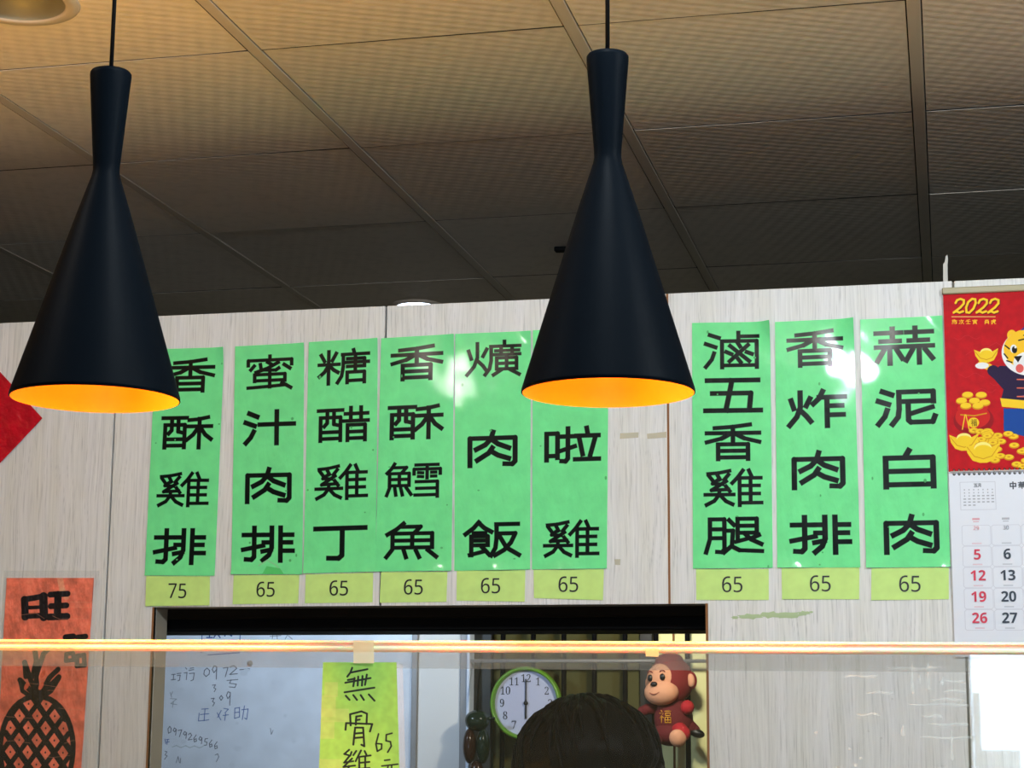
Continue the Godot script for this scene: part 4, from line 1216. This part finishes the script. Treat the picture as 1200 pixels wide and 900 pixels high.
	var b := thing("whiteboard", Vector3(-2.2, 1.2, -6.05), "whiteboard with faded blue handwritten notes seen through the hatch", "whiteboard")
	var m := mat(Color.WHITE, 0.35)
	m.albedo_texture = cv.tex()
	made("writing_surface", sheet([Vector2(-0.5, 0.788), Vector2(0.472, 0.788), Vector2(0.472, 0.117), Vector2(-0.5, 0.117)], 0.05, 1, 1, flat_relief), m, b, true)
	var st := stool()
	box(st, Vector3(-0.5, 0.0, 0.02), Vector3(0.472, 0.9, 0.0495))
	made("backing", st, mat(Color8(214, 222, 234), 0.4), b)
	st = stool()
	bevel_box(st, Vector3(0.470, 0.0, 0.015), Vector3(0.489, 0.9, 0.058), 0.002)
	made("frame", st, M.alu, b).set_meta("label", "grey metal side frame")
	st = stool()
	bevel_box(st, Vector3(-0.52, 0.0, 0.015), Vector3(-0.499, 0.9, 0.058), 0.002)
	made("frame", st, mat(Color8(214, 218, 224), 0.4), b)
	st = stool()
	lathe(st, [Vector2(0.0, 0.014), Vector2(0.006, 0.012), Vector2(0.009, 0.006), Vector2(0.010, 0.0)], Vector3.ZERO, 16)
	var hk := made("magnet_hook", st, M.alu, b, true)
	hk.rotation.x = PI / 2; hk.position = Vector3(-0.10, 0.54, 0.051)
	# narrow white door panel beside it
	var d := thing("white_panel", Vector3(-1.62, 0, -6.05), "narrow white panel with grey edge strip between whiteboard and barred window", "panel")
	st = stool()
	bevel_box(st, Vector3(-0.092, 0, 0.0), Vector3(0.054, 2.3, 0.045), 0.002)
	made("panel", st, mat(Color8(222, 222, 222), 0.5), d)
	st = stool()
	bevel_box(st, Vector3(0.054, 0, 0.0), Vector3(0.078, 2.3, 0.052), 0.002)
	made("edge_strip", st, M.alu, d).set_meta("label", "grey metal edge strip")
	st = stool()
	bevel_box(st, Vector3(0.078, 0, 0.0), Vector3(0.089, 2.3, 0.06), 0.002)
	made("door_stop", st, mat(Color8(208, 220, 240), 0.5), d)
	# clock on the bars
	var k := thing("wall_clock", Vector3(-1.342, 1.612, -5.995), "round wall clock with green rim and white dial showing six", "clock")
	var green := mat(Color8(92, 140, 34), 0.35)
	st = stool()
	lathe(st, [Vector2(0.0, -0.02), Vector2(0.112, -0.02), Vector2(0.118, -0.008), Vector2(0.1185, 0.008), Vector2(0.115, 0.020), Vector2(0.110, 0.022), Vector2(0.1065, 0.018), Vector2(0.104, 0.0)], Vector3.ZERO, 56, [1, 2])
	made("rim", st, green, k, true).rotation.x = PI / 2
	st = stool()
	lathe(st, [Vector2(0.1045, 0.0005), Vector2(0.0, 0.0005)], Vector3.ZERO, 48)
	made("dial", st, mat(Color8(176, 180, 206), 0.6), k, true).rotation.x = PI / 2
	for n in range(1, 13):
		var a := TAU * n / 12.0
		lettering("hour_figure", str(n), 0.025, M.ink, k, Vector3(0.080 * sin(a), 0.080 * cos(a), 0.0014), "Droid Serif", false, 0.9)
	for q in [["hour_hand", -0.05, 0.006], ["minute_hand", 0.078, 0.004]]:
		st = stool()
		box(st, Vector3(-q[2] / 2, -0.012 * signf(q[1]), 0.004), Vector3(q[2] / 2, q[1], 0.005 + (0.001 if q[1] > 0 else 0.0)))
		made(q[0], st, M.ink, k)
	st = stool()
	lathe(st, [Vector2(0.007, 0.002), Vector2(0.007, 0.008), Vector2(0.0, 0.009)], Vector3.ZERO, 16)
	made("hand_cap", st, M.ink, k, true).rotation.x = PI / 2
	# dark glazed ornament beside the clock
	var v := thing("glazed_ornament", Vector3(-1.49, 1.36, -5.93), "dark green and brown glossy ornament hanging left of the clock", "ornament")
	var gl := mat(Color8(24, 38, 28), 0.12)
	var gb := mat(Color8(46, 26, 18), 0.14)
	st = stool()
	blob(st, Vector3(0, 0.195, 0), Vector3(0.04, 0.034, 0.036))
	made("head", st, gl, v, true)
	st = stool()
	blob(st, Vector3(-0.022, 0.115, 0.006), Vector3(0.022, 0.056, 0.03))
	made("brown_lobe", st, gb, v, true)
	st = stool()
	blob(st, Vector3(0.022, 0.115, 0.002), Vector3(0.021, 0.056, 0.03))
	made("green_lobe", st, gl, v, true)
	st = stool()
	blob(st, Vector3(0.0, 0.02, 0.0), Vector3(0.026, 0.05, 0.024))
	made("foot", st, gb, v, true)
	st = stool()
	tube(st, [Vector3(0.036, 0.2, 0), Vector3(0.05, 0.205, 0), Vector3(0.06, 0.202, 0)], 0.006, 0.004)
	made("spout", st, gl, v, true)
	st = stool()
	tube(st, [Vector3(0, 0.225, 0), Vector3(0, 0.32, -0.02), Vector3(0.0, 0.385, -0.052)], 0.003)
	made("string", st, M.black, v, true)
	toy_monkey()

func toy_monkey() -> void:
	var t := thing("toy_monkey", Vector3(-0.862, 1.48, -5.955), "plush red monkey toy in a red suit tied to the window bars", "toy")
	var fur := mat(Color8(118, 30, 30), 0.9)
	var skin := mat(Color8(212, 152, 118), 0.85)
	var suit := mat(Color8(92, 10, 18), 0.85)
	var bright := mat(Color8(170, 20, 34), 0.85)
	var dark := mat(Color8(18, 14, 14), 0.4)
	var turn := Basis.from_euler(Vector3(0.05, -0.42, 0.06))
	var hc := Vector3(0.0, 0.205, 0.0)
	var at := func(p: Vector3) -> Vector3: return hc + turn * p
	var add := func(called: String, c: Vector3, r: Vector3, m: Material, b: Basis, n := 18) -> MeshInstance3D:
		var st := stool()
		blob(st, c, r, b, n)
		return made(called, st, m, t, true)
	var st := stool()
	blob(st, hc, Vector3(0.074, 0.076, 0.070), turn)
	blob(st, at.call(Vector3(0.0, 0.062, 0.0)), Vector3(0.045, 0.026, 0.045), turn)
	made("head", st, fur, t, true)
	add.call("face", at.call(Vector3(-0.006, 0.006, 0.034)), Vector3(0.056, 0.052, 0.043), skin, turn)
	add.call("muzzle", at.call(Vector3(-0.006, -0.034, 0.050)), Vector3(0.059, 0.042, 0.044), skin, turn)
	for s in [-1.0, 1.0]:
		var e: MeshInstance3D = add.call("ear", at.call(Vector3(0.074 * s, -0.004, -0.004)), Vector3(0.020, 0.028, 0.012), fur, turn, 12)
		var i2 := stool()
		blob(i2, at.call(Vector3(0.078 * s, -0.004, 0.006)), Vector3(0.014, 0.021, 0.008), turn, 10)
		made("inner_ear", i2, skin, e, true)
		add.call("eye", at.call(Vector3(-0.006 + 0.023 * s, 0.012, 0.074)), Vector3(0.0095, 0.0115, 0.006), dark, turn, 10)
		var br := stool()
		var pth := []
		for k in 5: pth.append(at.call(Vector3(-0.006 + (0.023 + (k - 2) * 0.005) * s, 0.034 - 0.0016 * (k - 2) * (k - 2), 0.072)))
		tube(br, pth, 0.0016, -1.0, 6)
		made("eyebrow", br, fur, t, true)
	add.call("nose", at.call(Vector3(-0.006, -0.008, 0.091)), Vector3(0.012, 0.008, 0.008), dark, turn, 10)
	var mo := stool()
	var mp := []
	for k in 7: mp.append(at.call(Vector3(-0.006 + (k - 3) * 0.009, -0.040 + 0.0016 * (k - 3) * (k - 3), 0.0955 - 0.0013 * (k - 3) * (k - 3))))
	tube(mo, mp, 0.0018, -1.0, 6)
	made("mouth", mo, mat(Color8(150, 84, 66), 0.8), t, true)
	st = stool()
	blob(st, Vector3(0.008, 0.085, 0.0), Vector3(0.062, 0.072, 0.05))
	blob(st, Vector3(0.0, 0.04, 0.005), Vector3(0.058, 0.04, 0.052))
	made("suit", st, suit, t, true)
	# fortune character on the chest
	var ch := stool()
	for part in GLYPH["福"].split("|").slice(1):
		var pts := []
		for p in part.split(" "):
			var q := p.split(",")
			var x := -0.012 + (float(q[0]) - 50.0) * 0.00042
			var y := 0.092 - (float(q[1]) - 50.0) * 0.00042
			pts.append(Vector3(x, y, 0.0515 * sqrt(maxf(0.0, 1.0 - pow((x - 0.008) / 0.062, 2.0) - pow((y - 0.085) / 0.072, 2.0)))))
		tube(ch, pts, 0.0013, -1.0, 5)
	made("gold_character", ch, mat(Color8(226, 170, 40), 0.5), t, true)
	var limb := func(called: String, pth: Array, r0: float, r1: float, m: Material) -> void:
		var l := stool()
		tube(l, pth, r0, r1, 14)
		blob(l, pth[0], Vector3.ONE * r0 * 0.99, Basis.IDENTITY, 10)
		blob(l, pth[pth.size() - 1], Vector3.ONE * r1 * 0.99, Basis.IDENTITY, 10)
		made(called, l, m, t, true)
	limb.call("arm", [Vector3(0.045, 0.118, 0.012), Vector3(0.056, 0.118, 0.03), Vector3(0.058, 0.122, 0.04)], 0.019, 0.022, bright)
	limb.call("arm", [Vector3(-0.045, 0.118, 0.0), Vector3(-0.075, 0.115, 0.01), Vector3(-0.09, 0.108, 0.015)], 0.018, 0.016, suit)
	limb.call("leg", [Vector3(0.022, 0.05, 0.03), Vector3(0.036, 0.052, 0.055), Vector3(0.046, 0.040, 0.062)], 0.022, 0.024, bright)
	limb.call("leg", [Vector3(-0.03, 0.03, 0.02), Vector3(-0.045, 0.02, 0.045), Vector3(-0.05, 0.01, 0.05)], 0.022, 0.022, suit)
	add.call("foot_pad", Vector3(0.032, 0.026, 0.078), Vector3(0.027, 0.028, 0.02), skin, Basis.from_euler(Vector3(0.3, 0, 0.3)), 14)
	add.call("shoe", Vector3(0.082, 0.042, 0.005), Vector3(0.026, 0.014, 0.016), dark, Basis.from_euler(Vector3(0, 0, -0.3)), 12)
	limb.call("back_leg", [Vector3(0.045, 0.075, -0.005), Vector3(0.06, 0.06, -0.002), Vector3(0.075, 0.05, 0.0)], 0.024, 0.018, suit)

# ------------------------------------------------------------------ the cook behind the glass
func person() -> void:
	var skin := Color(0.42, 0.24, 0.15)
	var shirt := Color(0.05, 0.055, 0.065)
	var trousers := Color(0.02, 0.02, 0.025)
	var shoe := Color(0.01, 0.01, 0.01)
	var p := thing("person", Vector3(-0.482, 0, -2.53), "person with short black hair behind the glass guard, head bowed", "person")
	var st := stool()
	var bones := [
		[Vector3(0, 0.90, 0.0), Vector3(0, 1.0, 0.0), 0.13, 0.125, trousers], [Vector3(-0.04, 0.98, 0), Vector3(0.04, 0.98, 0), 0.12, 0.12, shirt],
		[Vector3(0, 1.02, 0), Vector3(0, 1.20, 0.0), 0.12, 0.13, shirt], [Vector3(-0.13, 1.255, -0.01), Vector3(0.13, 1.255, -0.01), 0.068, 0.068, shirt], [Vector3(-0.06, 1.15, 0.03), Vector3(0.06, 1.15, 0.03), 0.09, 0.09, shirt],
		[Vector3(0, 1.26, -0.012), Vector3(0, 1.315, -0.008), 0.070, 0.062, shirt],
	]
	for s in [-1.0, 1.0]:
		bones.append_array([
			[Vector3(0.165 * s, 1.25, -0.01), Vector3(0.21 * s, 0.99, 0.0), 0.052, 0.042, shirt], [Vector3(0.21 * s, 0.99, 0.0), Vector3(0.15 * s, 0.92, 0.20), 0.040, 0.028, skin],
			[Vector3(0.075 * s, 0.90, 0), Vector3(0.085 * s, 0.48, 0.01), 0.082, 0.056, trousers], [Vector3(0.085 * s, 0.48, 0.01), Vector3(0.09 * s, 0.10, -0.01), 0.056, 0.040, trousers],
			[Vector3(0.09 * s, 0.045, -0.03), Vector3(0.10 * s, 0.035, 0.13), 0.044, 0.034, shoe]])
	body_mesh(bones, 0.016, 0.03, st)
	for s in [-1.0, 1.0]:
		var w := Vector3(0.15 * s, 0.92, 0.20)
		var hand := [[w, w + Vector3(-0.012 * s, -0.01, 0.05), 0.026, 0.030, skin], [w + Vector3(-0.032 * s, -0.008, 0.055), w + Vector3(0.014 * s, -0.012, 0.06), 0.017, 0.016, skin]]
		var len := [0.066, 0.076, 0.070, 0.055]
		for k in 4:
			var f0 := w + Vector3((-0.034 + k * 0.019) * s, -0.012, 0.068)
			var f1: Vector3 = f0 + Vector3(0, -0.012, len[k] * 0.5)
			hand.append([f0, f1, 0.0095, 0.009, skin]); hand.append([f1, f1 + Vector3(0, -0.03, len[k] * 0.34), 0.009, 0.0075, skin])
		hand.append([w + Vector3(-0.022 * s, -0.008, 0.025), w + Vector3(-0.052 * s, -0.016, 0.055), 0.013, 0.010, skin])
		hand.append([w + Vector3(-0.052 * s, -0.016, 0.055), w + Vector3(-0.056 * s, -0.026, 0.082), 0.010, 0.008, skin])
		body_mesh(hand, 0.005, 0.008, st)
	# head, bowed forward
	var hb := Basis.from_euler(Vector3(0.24, 0.05, 0))
	var hc := Vector3(0.006, 1.458, 0.02)
	var H := func(x: float, y: float, z: float) -> Vector3: return hc + hb * Vector3(x, y, z)
	var lips := Color(0.36, 0.14, 0.11)
	body_mesh([
		[H.call(0, 0.03, -0.02), H.call(0, 0.022, 0.008), 0.083, 0.078, skin], [H.call(0, -0.04, 0.02), H.call(0, -0.075, 0.042), 0.060, 0.038, skin], [H.call(0, -0.05, -0.03), Vector3(0, 1.28, -0.01), 0.050, 0.052, skin],
		[H.call(-0.034, -0.022, 0.05), H.call(-0.036, -0.026, 0.052), 0.026, 0.026, skin], [H.call(0.034, -0.022, 0.05), H.call(0.036, -0.026, 0.052), 0.026, 0.026, skin],
		[H.call(0, 0.0, 0.086), H.call(0, -0.030, 0.102), 0.008, 0.012, skin], [H.call(-0.012, -0.034, 0.090), H.call(0.012, -0.034, 0.090), 0.008, 0.008, skin],
		[H.call(-0.02, -0.062, 0.076), H.call(0.02, -0.062, 0.076), 0.0055, 0.0055, lips], [H.call(-0.088, -0.005, -0.01), H.call(-0.086, -0.04, -0.005), 0.012, 0.009, skin], [H.call(0.088, -0.005, -0.01), H.call(0.086, -0.04, -0.005), 0.012, 0.009, skin],
		[H.call(-0.048, 0.014, 0.074), H.call(-0.016, 0.012, 0.084), 0.0045, 0.0035, Color(0.03, 0.02, 0.02)], [H.call(0.048, 0.014, 0.074), H.call(0.016, 0.012, 0.084), 0.0045, 0.0035, Color(0.03, 0.02, 0.02)],
		[H.call(-0.034, -0.006, 0.0745), H.call(-0.028, -0.006, 0.076), 0.007, 0.007, Color(0.02, 0.015, 0.015)], [H.call(0.034, -0.006, 0.0745), H.call(0.028, -0.006, 0.076), 0.007, 0.007, Color(0.02, 0.015, 0.015)],
	], 0.0035, 0.009, st)
	var bm := mat(Color.WHITE, 0.6)
	bm.vertex_color_use_as_albedo = true
	made("body", st, bm, p, true)
	# hair: a cap of combed strands parted near the crown
	var hair := mat(Color8(7, 6, 7), 0.5, 0.0, 0.12)
	var hs := stool()
	hs.set_smooth_group(1)
	var sn := noise(93, 1.0, 3)
	var nu := 150
	var nv := 40
	var crown := Basis.from_euler(Vector3(-0.67, 0.25, 0))
	var pt := func(i: int, j: int) -> Vector3:
		var a := TAU * (i % nu) / nu
		var v := float(j) / nv
		var frontness := clampf(sin(a), 0.0, 1.0)
		var reach := lerpf(1.80, 1.92, smoothstep(0.3, 0.95, frontness)) + 0.10 * sn.get_noise_2d(cos(a) * 6.0, sin(a) * 6.0)
		var th := v * reach
		var strand := sn.get_noise_2d(i * 1.9, 5.0) * 0.6 + sn.get_noise_2d(i * 0.55, 9.0)
		var r := 1.0 + (0.035 * strand) * smoothstep(0.08, 0.4, v) + 0.02 * sn.get_noise_2d(i * 0.2, v * 4.0)
		r -= 0.10 * smoothstep(0.85, 1.0, v)
		var d := Vector3(sin(th) * cos(a), cos(th), sin(th) * sin(a))
		return H.call(0, 0.022, -0.012) + hb * (crown * d * Vector3(0.102, 0.101, 0.112) * r)
	for j in nv:
		for i in nu:
			var q := [pt.call(i, j), pt.call(i + 1, j), pt.call(i + 1, j + 1), pt.call(i, j + 1)]
			for k in [0, 1, 2, 0, 2, 3]:
				hs.add_vertex(q[k])
	made("hair", hs, hair, p, true)
	# loose locks and fringe
	var lk := stool()
	for k in 110:
		var a := rng.randf() * TAU
		var fr := clampf(sin(a), 0.0, 1.0)
		var th0 := rng.randf_range(0.1, 1.2)
		var th1 := th0 + rng.randf_range(0.5, 0.95)
		th1 = minf(th1, lerpf(1.7, 2.1, smoothstep(0.3, 0.95, fr)))
		var pth := []
		var da := rng.randf_range(-0.25, 0.25)
		for j in 6:
			var th := lerpf(th0, th1, j / 5.0)
			var aa := a + da * j / 5.0
			var rr := 1.02 + 0.02 * sin(j * 1.1) + 0.012 * rng.randf()
			pth.append(H.call(0, 0.022, -0.012) + hb * (crown * Vector3(sin(th) * cos(aa), cos(th), sin(th) * sin(aa)) * Vector3(0.102, 0.101, 0.112) * rr))
		tube(lk, pth, 0.0042, 0.0012, 5)
	made("hair_locks", lk, hair, p, true)
